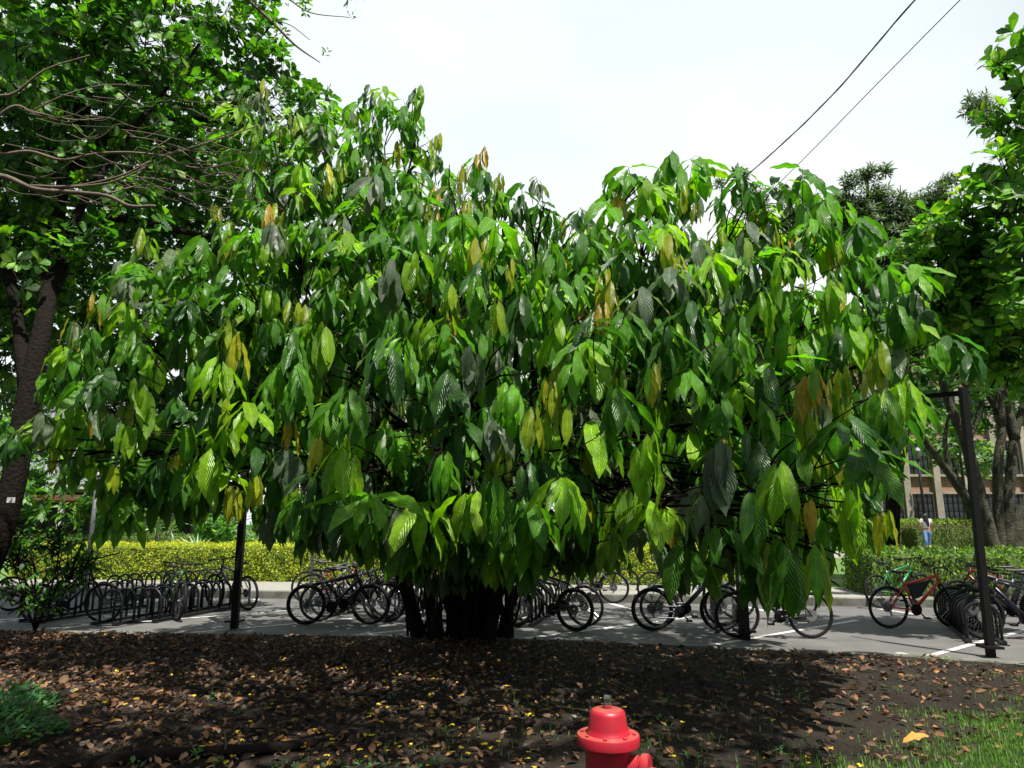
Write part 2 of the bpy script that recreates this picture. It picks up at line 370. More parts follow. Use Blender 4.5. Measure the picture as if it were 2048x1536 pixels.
def hydrant():
    fl = at(1216, 1467, 3.45)      # centre of the upper flange
    H = fl.z; t = thing('fire_hydrant', 'red fire hydrant with a bare silver nut on top, standing on the lawn', 'fire hydrant', (fl.x, fl.y, LZ))
    h = H-LZ
    def lp(name, prof, n=40, M_=None, mat=M['hyd_red']):
        me = MB().lathe(prof, n, M_).mesh(name, mat, True); auto_smooth(me, 40); return put(name, me, t)
    lp('barrel', [(.15, -.03), (.15, .02), (.15, .03), (.108, .035), (.104, .06), (.104, h-.055), (.106, h-.045)])
    lp('flange', [(.10, h-.05), (.134, h-.049), (.141, h-.042), (.1415, h-.006), (.138, h), (.100, h+.002), (.09, h+.002)])
    bon = lp('bonnet', [(.10, h-.002), (.098, h+.004), (.092, h+.012), (.0885, h+.026), (.081, h+.084), (.076, h+.096), (.066, h+.103), (.05, h+.106), (.02, h+.107), (.001, h+.107)])
    base = lp('nut_collar', [(.001, h+.102), (.0195, h+.104), (.0195, h+.118), (.018, h+.121)], 24)
    nut = MB().lathe([(.017, h+.116), (.0185, h+.119), (.0185, h+.128), (.0165, h+.130), (.0185, h+.132), (.0205, h+.150), (.0185, h+.161), (.013, h+.164), (.001, h+.164)], 5).mesh('operating_nut', M['chrome'])
    put('operating_nut', nut, t)
    bm_ = MB()
    for k in range(8):
        a = R(22.5+9+45*k); p = Vector((.117*math.cos(a), .117*math.sin(a), 0))
        b = MB().lathe([(.0085, h+.0015), (.0085, h+.008), (.006, h+.0095)], 6, Matrix.Translation(p)); b.build('bolt', M['hyd_red'], t)
    # side hose nozzle with its cap, to the right and slightly toward the viewer
    for az, rr, ln, z in ((-22, .052, .0, .205),):
        Mx = Matrix.Rotation(R(az), 4, 'Z') @ Matrix.Translation((0, 0, h-.135)) @ Matrix.Rotation(R(90), 4, 'Y')
        noz = lp('nozzle', [(.055, .08), (.058, .135), (.05, .14), (.05, .152)], 28, Mx)
        cp = lp('nozzle_cap', [(.05, .147), (.066, .149), (.068, .155), (.068, .178), (.062, .185), (.03, .188), (.028, .188), (.017, .189), (.016, .215), (.012, .218)], 28, Mx)
        cp.parent = noz
    return t
hydrant()
# ------------------------------------------------------------------ bicycles
def ring_pts(r, n=32, c=(0,0,0)): return [(c[0]+r*math.cos(2*math.pi*k/n), c[1], c[2]+r*math.sin(2*math.pi*k/n)) for k in range(n)]
def wheel_meshes():
    W = {}
    def tyre(minor):
        return MB().tube(ring_pts(.335-minor, 40), minor, 8, closed=True).mesh('wheel', M['rubber'], True)
    W['tyre'] = tyre(.026); W['tyre_fat'] = tyre(.034); W['tyre_thin'] = tyre(.017)
    for nm in ('rim',):
        for key, mat in (('rim_black', M['black_metal']), ('rim_silver', M['chrome'])):
            mb = MB(); n = 40; prof = [(.302, -.012), (.285, -.008), (.285, .008), (.302, .012)]
            vs = []; fs = []
            for k in range(n):
                a = 2*math.pi*k/n
                for r_, y in prof: vs.append((r_*math.cos(a), y, r_*math.sin(a)))
            for k in range(n):
                for j in range(4):
                    fs.append((k*4+j, k*4+(j+1) % 4, ((k+1) % n)*4+(j+1) % 4, ((k+1) % n)*4+j))
            W[key] = mb.add(vs, fs).mesh('rim', mat, False)
    sp = MB()
    for k in range(28):
        a = 2*math.pi*k/28; b = a+(.5 if k % 2 else -.5); y = .025*(1 if k % 4 < 2 else -1)
        sp.tube([(.022*math.cos(b), y, .022*math.sin(b)), (.288*math.cos(a), 0, .288*math.sin(a))], .0016, 3, caps=False)
    W['spokes'] = sp.mesh('spokes', M['chrome'])
    Mh = Matrix.Rotation(R(90), 4, 'X')
    W['hub'] = MB().lathe([(.01, -.055), (.012, -.05), (.026, -.032), (.026, -.026), (.014, -.02), (.014, .02), (.026, .026), (.026, .032), (.012, .05), (.01, .055)], 12, Mh).mesh('hub', M['grey_metal'], True)
    W['disc'] = MB().lathe([(.055, -.001), (.085, -.001), (.085, .001), (.055, .001)], 20, Matrix.Translation((0, .036, 0)) @ Mh).mesh('brake_disc', M['chrome'])
    cs = MB()
    for i in range(6): r_ = .055-.005*i; cs.lathe([(r_, -.0015), (r_, .0015)], 16, Matrix.Translation((0, -.024-.005*i, 0)) @ Mh)
    W['cassette'] = cs.mesh('cassette', M['grey_metal'])
    return W
WM = wheel_meshes()
frame_cache = {}
RH = Vector((-.52, 0, .335)); FH = Vector((.56, 0, .335)); BBp = Vector((-.09, 0, .30)); ST = Vector((-.255, 0, .74)); HT = Vector((.30, 0, .86)); HB = Vector((.345, 0, .735))
def paintmat(key, col, rough=.35):
    if key not in M: M[key] = newmat('paint_'+key, col, rough, noise=20, col2=tuple(c*.8 for c in col))
    return M[key]
def bike_parts(style, mat, fat):
    key = (style, mat.name, fat)
    if key in frame_cache: return frame_cache[key]
    D = {}
    f = MB(); T = .021 if style != 'road' else .015
    if style == 'step':   # low curved frame
        f.tube(bez([HB, (.12, 0, .50), (-.02, 0, .36), BBp], 5), T, 8); f.tube(bez([HT-Vector((0,0,.05)), (.1, 0, .60), (-.17, 0, .50)], 5), T*.8, 8)
    else:
        f.tube([HB, BBp], T*1.25, 10); f.tube([HT-Vector((-.012, 0, .03)), ST-Vector((0, 0, .06))], T, 10)
    f.tube([BBp, ST], T*.8, 8); f.tube([HB+Vector((.004, 0, -.02)), HT+Vector((-.004, 0, .01))], T*1.05, 10)
    f.lathe([(.024, -.04), (.024, .04)], 12, Matrix.Translation(BBp) @ Matrix.Rotation(R(90), 4, 'X'))
    for s in (-1, 1):
        f.tube([BBp+Vector((-.02, s*.03, 0)), BBp+Vector((-.12, s*.045, 0)), RH+Vector((0, s*.062, 0))], .010, 6)
        f.tube([ST+Vector((.01, s*.012, -.07)), ST+Vector((-.06, s*.045, -.13)), RH+Vector((0, s*.062, 0))], .009, 6)
    D['frame'] = f.mesh('frame', mat, True)
    k = MB(); k.tube([HB+Vector((.004, 0, -.02)), HB+Vector((.02, 0, -.05))], .022, 8)
    for s in (-1, 1):
        k.tube([HB+Vector((.02, 0, -.045)), HB+Vector((.03, s*.06, -.07)), HB+Vector((.09, s*.065, -.19)), FH+Vector((0, s*.06, 0))], [.018, .018, .017, .011], 8)
    D['fork'] = k.mesh('fork', M['black_metal'] if style != 'road' else mat, True)
    h = MB(); top = HT+Vector((-.012, 0, .02)); stem = HT+Vector((.05, 0, .10))
    h.tube([HT, top, top+Vector((-.01, 0, .06)), stem], .015, 8)
    if style == 'step': hp = [(-.10, -.30, .06), (0, -.26, .08), (.02, -.12, .03), (.0, 0, 0), (.02, .12, .03), (0, .26, .08), (-.10, .30, .06)]
    else: hp = [(-.05, -.33, .01), (-.02, -.18, .012), (0, -.06, 0), (0, .06, 0), (-.02, .18, .012), (-.05, .33, .01)]
    h.tube([stem+Vector(p) for p in hp], .011, 8)
    D['handlebar'] = h.mesh('handlebar', M['black_metal'], True)
    for s, gk in ((0, 'grip_a'), (-1, 'grip_b')):
        g = MB(); a = stem+Vector(hp[s]); b = stem+Vector(hp[1 if s == 0 else -2]); g.tube([a, a+(b-a).normalized()*.12], .017, 8)
        g.tube([a+(b-a).normalized()*.15, a+(b-a).normalized()*.13+Vector((.05, 0, -.03)), a+Vector((.05, 0, -.05))], .006, 5)
        D[gk] = g.mesh('grip', M['rubber'], True)
    cb = MB()
    for s in (-1, 1): cb.tube(bez([stem+Vector((0, s*.16, 0)), stem+Vector((.10, s*.08, .02)), HT+Vector((.08, s*.01, -.1)), HB+Vector((.05, s*.02, -.06))], 5), .003, 4)
    D['cable'] = cb.mesh('cable', M['black_metal'])
    p = MB(); sp = ST+(ST-BBp).normalized()*.13; p.tube([ST-(ST-BBp).normalized()*.02, sp], .014, 8)
    D['seat_post'] = p.mesh('seat_post', M['grey_metal'], True)
    s = MB(); sz = [(-.13, .075, .045), (-.10, .085, .055), (-.03, .06, .05), (.05, .030, .045), (.12, .022, .035), (.145, .012, .025)]
    vs = []; n = 10
    for x, w_, hh in sz:
        for q in range(n):
            a = 2*math.pi*q/n; vs.append(sp+Vector((x, w_*math.cos(a), .025+hh*.5*math.sin(a)+(.015 if x < -.08 else 0))))
    fs = [tuple(range(n)), tuple((len(sz)-1)*n+q for q in range(n))[::-1]]
    for i in range(len(sz)-1):
        for q in range(n): fs.append((i*n+q, (i+1)*n+q, (i+1)*n+(q+1) % n, i*n+(q+1) % n))
    D['saddle'] = s.add(vs, fs).mesh('saddle', M['saddle'], True)
    c = MB(); Mh = Matrix.Translation(BBp+Vector((0, -.055, 0))) @ Matrix.Rotation(R(90), 4, 'X')
    c.lathe([(.062, -.002), (.092, -.002), (.092, .002), (.062, .002)], 24, Mh); c.lathe([(.02, -.004), (.02, .004)], 10, Mh)
    for q in range(5): a = R(72*q); c.bar(BBp+Vector((0, -.055, 0)), BBp+Vector((.075*math.cos(a), -.055, .075*math.sin(a))), .012, .005)
    e = Vector((.12, 0, -.12)); c.tube([BBp+Vector((0, -.075, 0)), BBp+Vector((0, -.082, 0))+e], .011, 6); c.tube([BBp+Vector((0, .065, 0)), BBp+Vector((0, .082, 0))-e], .011, 6)
    c.tube([BBp+Vector((0, -.08, 0)), BBp+Vector((0, .08, 0))], .009, 6)
    D['crank'] = c.mesh('crankset', M['black_metal'])
    for nm, sg, ee in (('pedal_l', -1, e), ('pedal_r', 1, -e)):
        m_ = MB(); q = BBp+ee+Vector((0, sg*.13, 0)); m_.box(q+Vector((-.045, -.04, -.011)), q+Vector((.045, .04, .011))); D[nm] = m_.mesh('pedal', M['rubber'])
    ch = MB(); ch.tube([BBp+Vector((0, -.055, .092)), RH+Vector((0, -.035, .045))], .0045, 4); ch.tube([BBp+Vector((0, -.055, -.092)), RH+Vector((.03, -.035, -.12)), RH+Vector((.0, -.035, -.10)), RH+Vector((-.03, -.035, -.03))], .0045, 4)
    ch.tube([RH+Vector((.0, -.045, -.01)), RH+Vector((.02, -.04, -.13))], .012, 6)
    D['chain'] = ch.mesh('chain', M['grey_metal'])
    frame_cache[key] = D; return D
def bicycle(px, py, head, label, paint, style='mtb', lean=0, tyre='tyre', rim='rim_black', steer=0, z=0., extra=None):
    g = gnd(px, py, z)
    t = thing('bicycle', label, 'bicycle', (g.x, g.y, z+.004), R(head), 'bicycles parked in the racks'); t.rotation_euler.x = R(lean)
    D = bike_parts(style, paint, tyre)
    fr = put('frame', D['frame'], t); put('fork', D['fork'], t)
    hb = put('handlebar', D['handlebar'], t); put('grip', D['grip_a'], hb); put('grip', D['grip_b'], hb); put('cable', D['cable'], hb)
    put('seat_post', D['seat_post'], t); put('saddle', D['saddle'], t)
    cr_ = put('crankset', D['crank'], t); put('pedal', D['pedal_l'], cr_); put('pedal', D['pedal_r'], cr_); put('chain', D['chain'], t)
    for i, hp in enumerate((RH, FH)):
        wl = put('wheel', WM[tyre], t, hp); wl.rotation_euler.y = random.uniform(0, 1)
        for nm in ('rim', 'spokes', 'hub'): put(nm, WM[rim if nm == 'rim' else nm], wl)
        put('brake_disc', WM['disc'], wl)
        if i == 0: put('cassette', WM['cassette'], wl)
    if extra: extra(t)
    return t
blk = paintmat('bike_black', (.018, .018, .02)); gry = paintmat('bike_grey', (.10, .105, .11)); grn = paintmat('bike_green', (.02, .17, .05)); pal_g = paintmat('bike_pale_green', (.12, .24, .09))
red = paintmat('bike_red', (.48, .025, .02)); pur = paintmat('bike_purple', (.06, .045, .09)); wht = paintmat('bike_white', (.45, .45, .45)); nav = paintmat('bike_navy', (.012, .014, .03))
M['cloth_black'] = newmat('bag_cloth', (.02, .02, .022), .9, noise=15)
def frame_bag(t):
    a = [Vector((.20, 0, .76)), Vector((-.17, 0, .68)), Vector((-.10, 0, .46)), Vector((.02, 0, .50))]
    vs = [p+Vector((0, s*.03, 0)) for s in (-1, 1) for p in a]
    MB().add(vs, [(3,2,1,0), (4,5,6,7), (0,1,5,4), (1,2,6,5), (2,3,7,6), (3,0,4,7)]).build('frame_bag', M['cloth_black'], t)
def basket(t):
    mb = MB(); c0 = FH+Vector((.02, 0, .52))
    for k in range(5):
        z = k*.05; w_ = .12+.008*k
        mb.tube([c0+Vector((x*w_, y*w_*1.2, z)) for x, y in ((-1,-1),(1,-1),(1,1),(-1,1))], .003, 4, closed=True)
    for x in np.linspace(-1, 1, 6):
        for y in (-1, 1):
            mb.tube([c0+Vector((x*.12, y*.144, 0)), c0+Vector((x*.152, y*.182, .2))], .0025, 3); mb.tube([c0+Vector((y*.12, x*.144, 0)), c0+Vector((y*.152, x*.182, .2))], .0025, 3)
    mb.build('basket', M['black_metal'], t)
bicycle(137, 1247, 3, 'black bicycle in the left rack, half hidden behind the leafy shrub at the left trunk', blk, lean=3)
bicycle(338, 1236, -52, 'pale green bicycle with a front basket, turned toward the lawn in the left rack', pal_g, lean=-5, extra=basket)
bicycle(462, 1218, 146, 'dark purple bicycle just behind the left black steel post', pur, lean=-4)
bicycle(78, 1222, 10, 'dark bicycle with red forks behind the leafy shrub at the left edge', paintmat('bike_maroon', (.2, .02, .03)), lean=4)
bicycle(662, 1205, 12, 'slim bicycle with pale rims by the grey pole in front of the golden hedge', gry, 'road', tyre='tyre_thin', rim='rim_silver', lean=3)
bicycle(676, 1212, 10, 'bicycle with dark red stays leaning next to the slim pale rimmed one', paintmat('bike_maroon', (.2, .02, .03)), lean=4)
bicycle(673, 1250, 2, 'black mountain bicycle nearest the lawn in the cluster left of the trunk', blk, lean=2, tyre='tyre_fat')
bicycle(697, 1243, 6, 'black bicycle second from the lawn in the cluster left of the trunk', blk, lean=3)
bicycle(712, 1236, 3, 'grey black bicycle third from the lawn in the cluster left of the trunk', gry, lean=3)
bicycle(728, 1228, 5, 'navy bicycle fourth from the lawn in the cluster left of the trunk', nav, lean=3)
bicycle(745, 1219, 4, 'dark bicycle deepest in the cluster left of the trunk', blk, lean=3)
bicycle(838, 1246, 176, 'black bicycle half hidden by the left side of the dark trunk', blk, lean=-2)
bicycle(1092, 1259, 150, 'black bicycle with its rear wheel just right of the trunk, nearest the lawn', blk, lean=-2, tyre='tyre_fat')
bicycle(1113, 1250, 153, 'black bicycle directly behind the one just right of the trunk', blk, lean=-3)
bicycle(1180, 1206, 165, 'grey bicycle with a pale saddle at the far kerb right of the trunk', gry, lean=-4)
bicycle(1205, 1196, 8, 'dark bicycle with its front wheel toward the paved edge, right of the trunk', blk, lean=3)
bicycle(1372, 1263, -2, 'navy black mountain bicycle facing right at the lawn edge, under the yellow green leaves', nav, lean=2, tyre='tyre_fat')
bicycle(1382, 1254, 4, 'black bicycle just behind the navy black one facing right', blk, lean=2)
bicycle(1352, 1206, 6, 'far dark bicycle with blue grips at the paved kerb', blk, lean=-3)
bicycle(1553, 1277, 178, 'black bicycle facing left, its spoked rear wheel behind the lowest hanging leaves', blk, lean=-2)
bicycle(1540, 1240, 176, 'grey bicycle hidden mostly by hanging leaves in the rack right of centre', gry, lean=-2)
bicycle(1843, 1257, 2, 'red and black mountain bicycle with a black frame bag', red, lean=3, extra=frame_bag)
bicycle(1806, 1216, 14, 'bright green bicycle behind the red one', grn, lean=-6)
bicycle(1985, 1234, 174, 'dark red bicycle farthest in the right rack', paintmat('bike_dark_red', (.16, .012, .012)), lean=-3, tyre='tyre_fat')
bicycle(2003, 1248, 176, 'grey bicycle with silver handlebar in the middle of the right rack', gry, lean=-4, tyre='tyre_fat')
bicycle(2020, 1262, 178, 'black fat tyred bicycle in the right rack', blk, lean=-3, tyre='tyre_fat')
bicycle(2046, 1280, 178, 'dark bicycle nearest the lawn in the right rack by the tall black post', nav, lean=-4, tyre='tyre_fat')
# ------------------------------------------------------------------ bike racks
hoop_m = None
def rack(px, py, n, label, ang=0, sp=.30, w_=.42, h=.56):
    global hoop_m
    g = gnd(px, py, 0); t = thing('bike_rack', label, 'bike rack', (g.x, g.y, 0), R(ang-13.5), 'bike racks in the parking bays')
    if hoop_m is None:
        pts = [(-w_/2, 0, .05), (-w_/2, 0, h-.2)]+[(w_/2*math.cos(R(a)), 0, h-.2+.2*math.sin(R(a))) for a in range(165, 10, -15)]+[(w_/2, 0, h-.2), (w_/2, 0, .05)]
        hoop_m = MB().tube(pts, .021, 8).mesh('hoop', M['rack'], True)
    for k in range(n): put('hoop', hoop_m, t, (0, .15+k*sp, 0))
    Ln = .3+(n-1)*sp
    for s in (-1, 1):
        r_ = MB(); r_.box((s*w_/2-.028, 0, .012), (s*w_/2+.028, Ln, .06)); r_.build('rail', M['rack'], t)
    for y in (.04, Ln-.04):
        r_ = MB(); r_.box((-w_/2-.06, y-.03, .002), (w_/2+.06, y+.03, .0115)); r_.build('foot_plate', M['rack'], t)
rack(205, 1252, 9, 'empty hooped bike rack left of the green bicycle, nearest the lawn')
rack(285, 1246, 9, 'hooped bike rack holding the green bicycle', sp=.33)
rack(215, 1205, 8, 'hooped bike rack in the back row left, before the golden hedge')
rack(330, 1198, 8, 'hooped bike rack in the back row behind the green bicycle')
rack(60, 1246, 9, 'hooped bike rack behind the shrub at the left edge', sp=.28)
rack(790, 1243, 11, 'hooped bike rack holding the cluster left of the trunk', sp=.33)
rack(1035, 1255, 10, 'hooped bike rack behind the dark trunk', sp=.33)
rack(1465, 1268, 10, 'hooped bike rack under the lowest hanging leaves', sp=.33)
rack(1975, 1290, 11, 'crowded hooped bike rack beside the tall right post', ang=-10, sp=.28)
# posts
def steel_post(px, py, w_, topy, label, arm=None):
    g = gnd(px, py, .05); top = at(px, topy, g.y).z
    t = thing('steel_post', label, 'post', (g.x, g.y, 0), 0, 'black steel posts along the parking edge')
    MB().box((-w_/2, -w_/2, -.02), (w_/2, w_/2, top)).build('post', M['black_metal'], t)
    MB().box((-w_/2-.07, -w_/2-.07, LZ+.0), (w_/2+.07, w_/2+.07, LZ+.03)).build('base_plate', M['black_metal'], t)
    if arm:
        m = MB(); m.bar((0, w_/2, top-.07), (arm[0], arm[1], top-.02+arm[2]), .05, .07); m.build('arm', M['black_metal'], t)
    return t
steel_post(469, 1251, .105, 760, 'left black steel post beside the purple bicycle', (.4, 1.6, -.1))
steel_post(1489, 1272, .13, 720, 'middle black steel post in the rack under the hanging leaves', (-.4, 1.6, .1))
steel_post(1981, 1306, .085, 775, 'tall right black steel post with an arm at its top', (-.22, .5, -.02)).rotation_euler.y = R(1.2)
# ------------------------------------------------------------------ foliage materials
M['cacao'] = leafmat('cacao_leaf', .36, .42, 10.5, .48, spec=.5, vdist=.011)
M['cacao_far'] = M['cacao']
M['almond'] = leafmat('almond_leaf', .42, .42, 8, .25, slant=2)
M['small_leaf'] = leafmat('small_leaf', .5, .4, 6, .1)
M['hedge_leaf'] = leafmat('hedge_leaf', .5, .45, 5, .1, tmul=(1.4, 1.4, .5))
M['dry_leaf'] = leafmat('dry_leaf', .7, .12, 9, .5, under=(1.2, .8, .5), tmul=(1.3, 1, .6))
M['petal'] = leafmat('petal', .6, .3, 4, .1, under=(5, 3, .3), tmul=(1.1, 1.0, .4))
M['grass'] = leafmat('grass_blade', .5, .4, 1, 0, tmul=(1.3, 1.4, .6))

def branch_curve(a, b, sag=.0, wob=.15, n=8):
    a = Vector(a); b = Vector(b); d = b-a; L_ = d.length
    m1 = a+d*.35+Vector((random.uniform(-1, 1), random.uniform(-1, 1), random.uniform(0, 1)))*wob*L_*.5
    m2 = a+d*.7+Vector((random.uniform(-1, 1), random.uniform(-1, 1), random.uniform(-.3, 1)))*wob*L_*.5
    m1.z += sag*L_; return bez([a, m1, m2, b], n//2)

def lobes(spec):
    return [(np.array(at(px, py, d)), r, ls) for px, py, d, r, ls in spec]
# ------------------------------------------------------------------ the cacao tree
CB = gnd(925, 1272, LZ)
cac = thing('cacao_tree', 'big spreading cacao tree with long drooping ribbed leaves, in the middle of the photo', 'tree', (CB.x, CB.y, LZ))
# px, py, depth, radius, leaf scale
CL = [(545,270,9.2,.75,.85),(650,300,9.2,.85,.85),(745,285,9.2,.80,.85),(835,262,9.2,.66,.85),(905,385,8.8,.75,.9),(985,445,8.6,.62,.9),(1060,430,8.6,.55,.9),(700,440,8.6,1.0,.9),
 (570,450,8.6,.9,.9),(840,460,8.3,.95,.95),
 (1130,490,8.4,.54,.95),(1205,500,8.4,.44,.95),(1320,420,8.1,.62,.95),(1275,365,8.2,.46,.98),(1350,355,8.3,.44,.98),(1300,500,8.,.85,.98),(1400,500,8.3,.7,.98),(1490,415,8.4,.5,.98),(1590,425,8.3,.55,.98),(1660,475,8.2,.62,1),(1560,540,8,.9,1),(1720,600,7.9,.75,1),(1770,660,7.8,.6,1),(1815,700,7.7,.45,1),
 (590,580,8,1.05,.95),(760,600,7.6,1.15,.98),(930,600,7.4,1.05,1),(1110,640,7.2,1.0,1),(1280,620,7.2,1.05,1),(1440,620,7.3,1.05,1),(1600,680,7.2,.95,1),
 (300,515,8.6,.52,.95),(370,620,8.2,.85,.98),(220,655,8.2,.55,.98),(470,600,8.1,.9,.98),(250,760,7.8,.75,1),(140,800,7.7,.5,1),(70,870,7.6,.36,1),(30,880,7.5,.24,1),(120,900,7.5,.34,1),(370,780,7.3,.85,1),(500,760,7.2,.9,1),(220,890,7.4,.5,1),(330,900,7.3,.55,1),
 (620,800,6.8,.85,1.02),(720,760,6.8,.9,1.02),(850,770,6.6,.9,1.05),(980,760,6.5,.85,1.05),(1100,790,6.3,.8,1.05),(1230,770,6.3,.85,1.08),(1370,770,6.4,.85,1.08),(1500,790,6.3,.85,1.08),(1640,810,6.4,.8,1.08),(1730,800,6.7,.52,1.05),(1770,820,7.0,.26,1),
 (520,900,6.9,.6,1),(640,920,6.5,.6,1.02),(760,930,6.2,.62,1.08),(880,930,6.2,.60,1.08),(1010,920,6,.6,1.1),(1120,900,5.8,.6,1.06),(1230,900,5.8,.55,1.06),(1380,930,5.8,.6,1.06),(1500,940,5.7,.62,1.06),(1620,950,5.6,.62,1.06),(1720,960,5.9,.55,1.06),
 (1400,1010,5.6,.35,1.06),(1530,1040,5.5,.4,1.06),(1665,1015,5.6,.36,1.06),(1610,1090,5.1,.22,1.06),(1720,1000,6.0,.28,1.15),(1910,700,7.9,.26,1),(1880,690,7.8,.25,1),(1100,1000,6.0,.42,1.06),(900,1010,6.3,.38,1.1),(780,1010,6.3,.38,1.1),(1500,1110,6.2,.4,1.1),(1440,1050,6,.42,1),(1590,1030,5.8,.42,1),(1360,1000,6.2,.42,1),(1180,990,6,.4,1),(1640,1100,5.7,.3,1),(1650,1120,5.4,.22,1.1),(1300,960,6.2,.45,1),(1010,1000,6.3,.4,1),(1480,960,6.4,.6,1),(1240,1000,6.6,.45,1.05)]
# the far and inner side of the crown
CI = [(600,700,9.6,1.5,.95),(800,740,9.8,1.6,.95),(1000,720,9.8,1.6,.95),(1200,700,9.6,1.6,.95),(1400,720,9.4,1.5,.95),(1600,760,9,1.3,.95),(430,760,9,1.2,.95),(270,830,8.8,.8,.95),
 (900,560,9.8,1.3,.9),(650,480,10,1.3,.9),(1500,600,9.6,1.2,.9),(480,920,8.6,.75,1),(620,950,8.2,.75,1),(760,960,8,.8,1),(1000,960,8.2,.8,1),(1150,980,8,.75,1),(1300,960,7.8,.75,1),(1450,1000,7.4,.75,1),(350,930,8.4,.5,1),(640,1010,8.4,.4,1),(700,1010,8.0,.45,1),(830,1030,7.8,.5,1),(940,1040,8.2,.6,1),(860,1045,8.7,.40,.85),(1000,1060,8.8,.40,.85),(840,1110,9.6,.38,.75),(1010,1120,9.6,.38,.75),(920,1130,9.9,.3,.75),(1070,1060,7.8,.5,1),(1180,1060,7.8,.45,1),(280,960,8,.4,1),(1560,1080,6.8,.5,1.05),(1500,960,6.9,.65,1),(1640,960,6.9,.6,1),(1380,940,7,.6,1),(1580,880,7.2,.7,1),(1700,900,7,.45,1),(1450,860,7.2,.7,1),(1730,880,7.8,.5,1),
 (700,700,12,1.6,.9),(1100,650,12,1.8,.9),(1450,700,12,1.6,.9)]
def cacao_crown():
    lf = lobes(CL); li = lobes(CI); allb = lf+li
    cen = np.array([l[0] for l in allb]); rad = np.array([l[1] for l in allb])
    P=[];D=[];N=[];Ln=[];Wd=[];Bn=[];Tn=[];tw = MB(); hi=[]; tips=[]
    for li_, (c, r, ls) in enumerate(allb):
        inner = li_ >= len(lf)
        ncl = int((16 if not inner else 6.5)*4*math.pi*r*r*.62)+5
        dirs = sph(ncl*2)
        dirs = dirs[(dirs[:, 2] > -.75)][:ncl]
        for d in dirs:
            rr = r*(rng.uniform(.72, 1.0) if rng.random() < .8 else rng.uniform(.3, .7))
            tip = c+d*rr*np.array([1, 1, 1])
            if tip[2] < (.7 if inner else 1.0) or (tip[2] < 2.5 and tip[0] > .525*tip[1]) or (tip[2] < 1.75 and tip[0] > .46*tip[1]): continue
            if not inner and math.sin(2.7*tip[0]+1)*math.sin(2.9*tip[1])*math.sin(3.1*tip[2]+.5) > .30: continue
            if not inner and len(tips) and np.min(np.sum((np.array(tips)-tip)**2, 1)) < ((.275 if tip[2] > 3.1 else .30)*ls)**2: continue
            if not inner: tips.append(tip)
            out = d*.9+np.array([0, 0, .55])+rng.normal(size=3)*.2; out /= np.linalg.norm(out)
            # how deep inside neighbours
            dist = np.linalg.norm(cen-tip, axis=1)/rad
            if np.sort(dist)[0] < .55 and rng.random() < .6: continue
            young = rng.random() < (.13 if not inner else .02)
            nl = rng.integers(5, 10); cth = rng.normal(60 if tip[2] < 4 else 47, 16); clen = rng.uniform(.30, .50); az0 = rng.uniform(0, 6.28)
            base = tip-out*.26
            tw.tube([base-out*.12-d*.12-np.array([0, 0, .03]), base, tip-out*.01], [.007, .0055, .003], 4, caps=False)
            hue = rng.choice(5, p=[.19, .26, .29, .18, .08])
            cols = [(.030, .105, .012), (.06, .19, .011), (.10, .28, .011), (.19, .38, .012), (.11, .16, .09)]  # the last, grey tint paints in leaf sheen along with pale undersides
            if young:
                ycol = [(.30, .34, .012), (.42, .30, .03), (.22, .34, .012), (.26, .34, .012), (.34, .36, .015)][rng.integers(5)]
            for k in range(nl):
                f = k/max(1, nl-1); p = base+(tip-base)*(.35+.65*f)
                az = az0+k*2.4+rng.uniform(-.4, .4)
                hz = np.array([math.cos(az), math.sin(az), 0])*1.0+np.array([d[0], d[1], 0])*.75
                hz /= max(1e-6, np.linalg.norm(hz))
                th = R(rng.uniform(72, 86)) if young else R(np.clip(rng.normal(cth, 13), 5, 88))
                dd = hz*math.cos(th)-np.array([0, 0, 1])*math.sin(th)
                nn = hz*math.sin(th)+np.array([0, 0, 1])*math.cos(th)+rng.normal(size=3)*.22
                lw = clen*rng.uniform(.72, 1.12)*ls*(.8 if young else 1)
                pet = .03+.02*rng.random()
                q = p+out*.0+hz*pet*.7; 
                P.append(q); D.append(dd); N.append(nn); Ln.append(lw); Wd.append(lw*rng.uniform(.255, .325)*(.85 if young else 1)); Bn.append(rng.uniform(.1, .75)*(1-.5*th/1.57)*2 if not young else rng.uniform(0, .3))
                cc = np.array(ycol if young and rng.random() < .85 else cols[hue])
                Tn.append(cc*rng.uniform(.8, 1.25)*rng.uniform(.94, 1.06, 3)); hi.append(not inner)
                tw.tube([p, q+dd*.01], [.0022, .002], 3, caps=False)
    P,D,N,Ln,Wd,Bn,Tn,hi = map(np.array, (P,D,N,Ln,Wd,Bn,Tn,hi))
    print('cacao leaves', len(P), 'hi', hi.sum())
    O = np.array(cac.location)
    me = leaf_mesh('crown', P-O, D, N, Ln, Wd, Bn, Tn, M['cacao'], 'cacao', 8, 4, .20, .10)
    put('crown', me, cac)
    for i in range(len(tw.v)): tw.v[i] = tuple(np.array(tw.v[i])-O)
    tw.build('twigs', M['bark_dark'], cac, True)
    # trunk: many leaning stems and suckers from one stool
    tr = MB()
    stems = []
    for k in range(19):
        a = random.uniform(0, 6.28); rr = random.uniform(.1, .72)
        b0 = Vector((rr*math.cos(a)*1.0, rr*math.sin(a)*.7, -.05)); hgt = random.uniform(1.7, 2.6)
        b1 = b0+Vector((math.cos(a)*random.uniform(.2, .8), math.sin(a)*random.uniform(.2, .6), hgt))
        r0 = random.uniform(.045, .10); pts = branch_curve(b0, b1, 0, .12); tr.tube(pts, lerp_r(r0*1.25, r0*.6, len(pts)), 10); stems.append((b1, r0*.6))
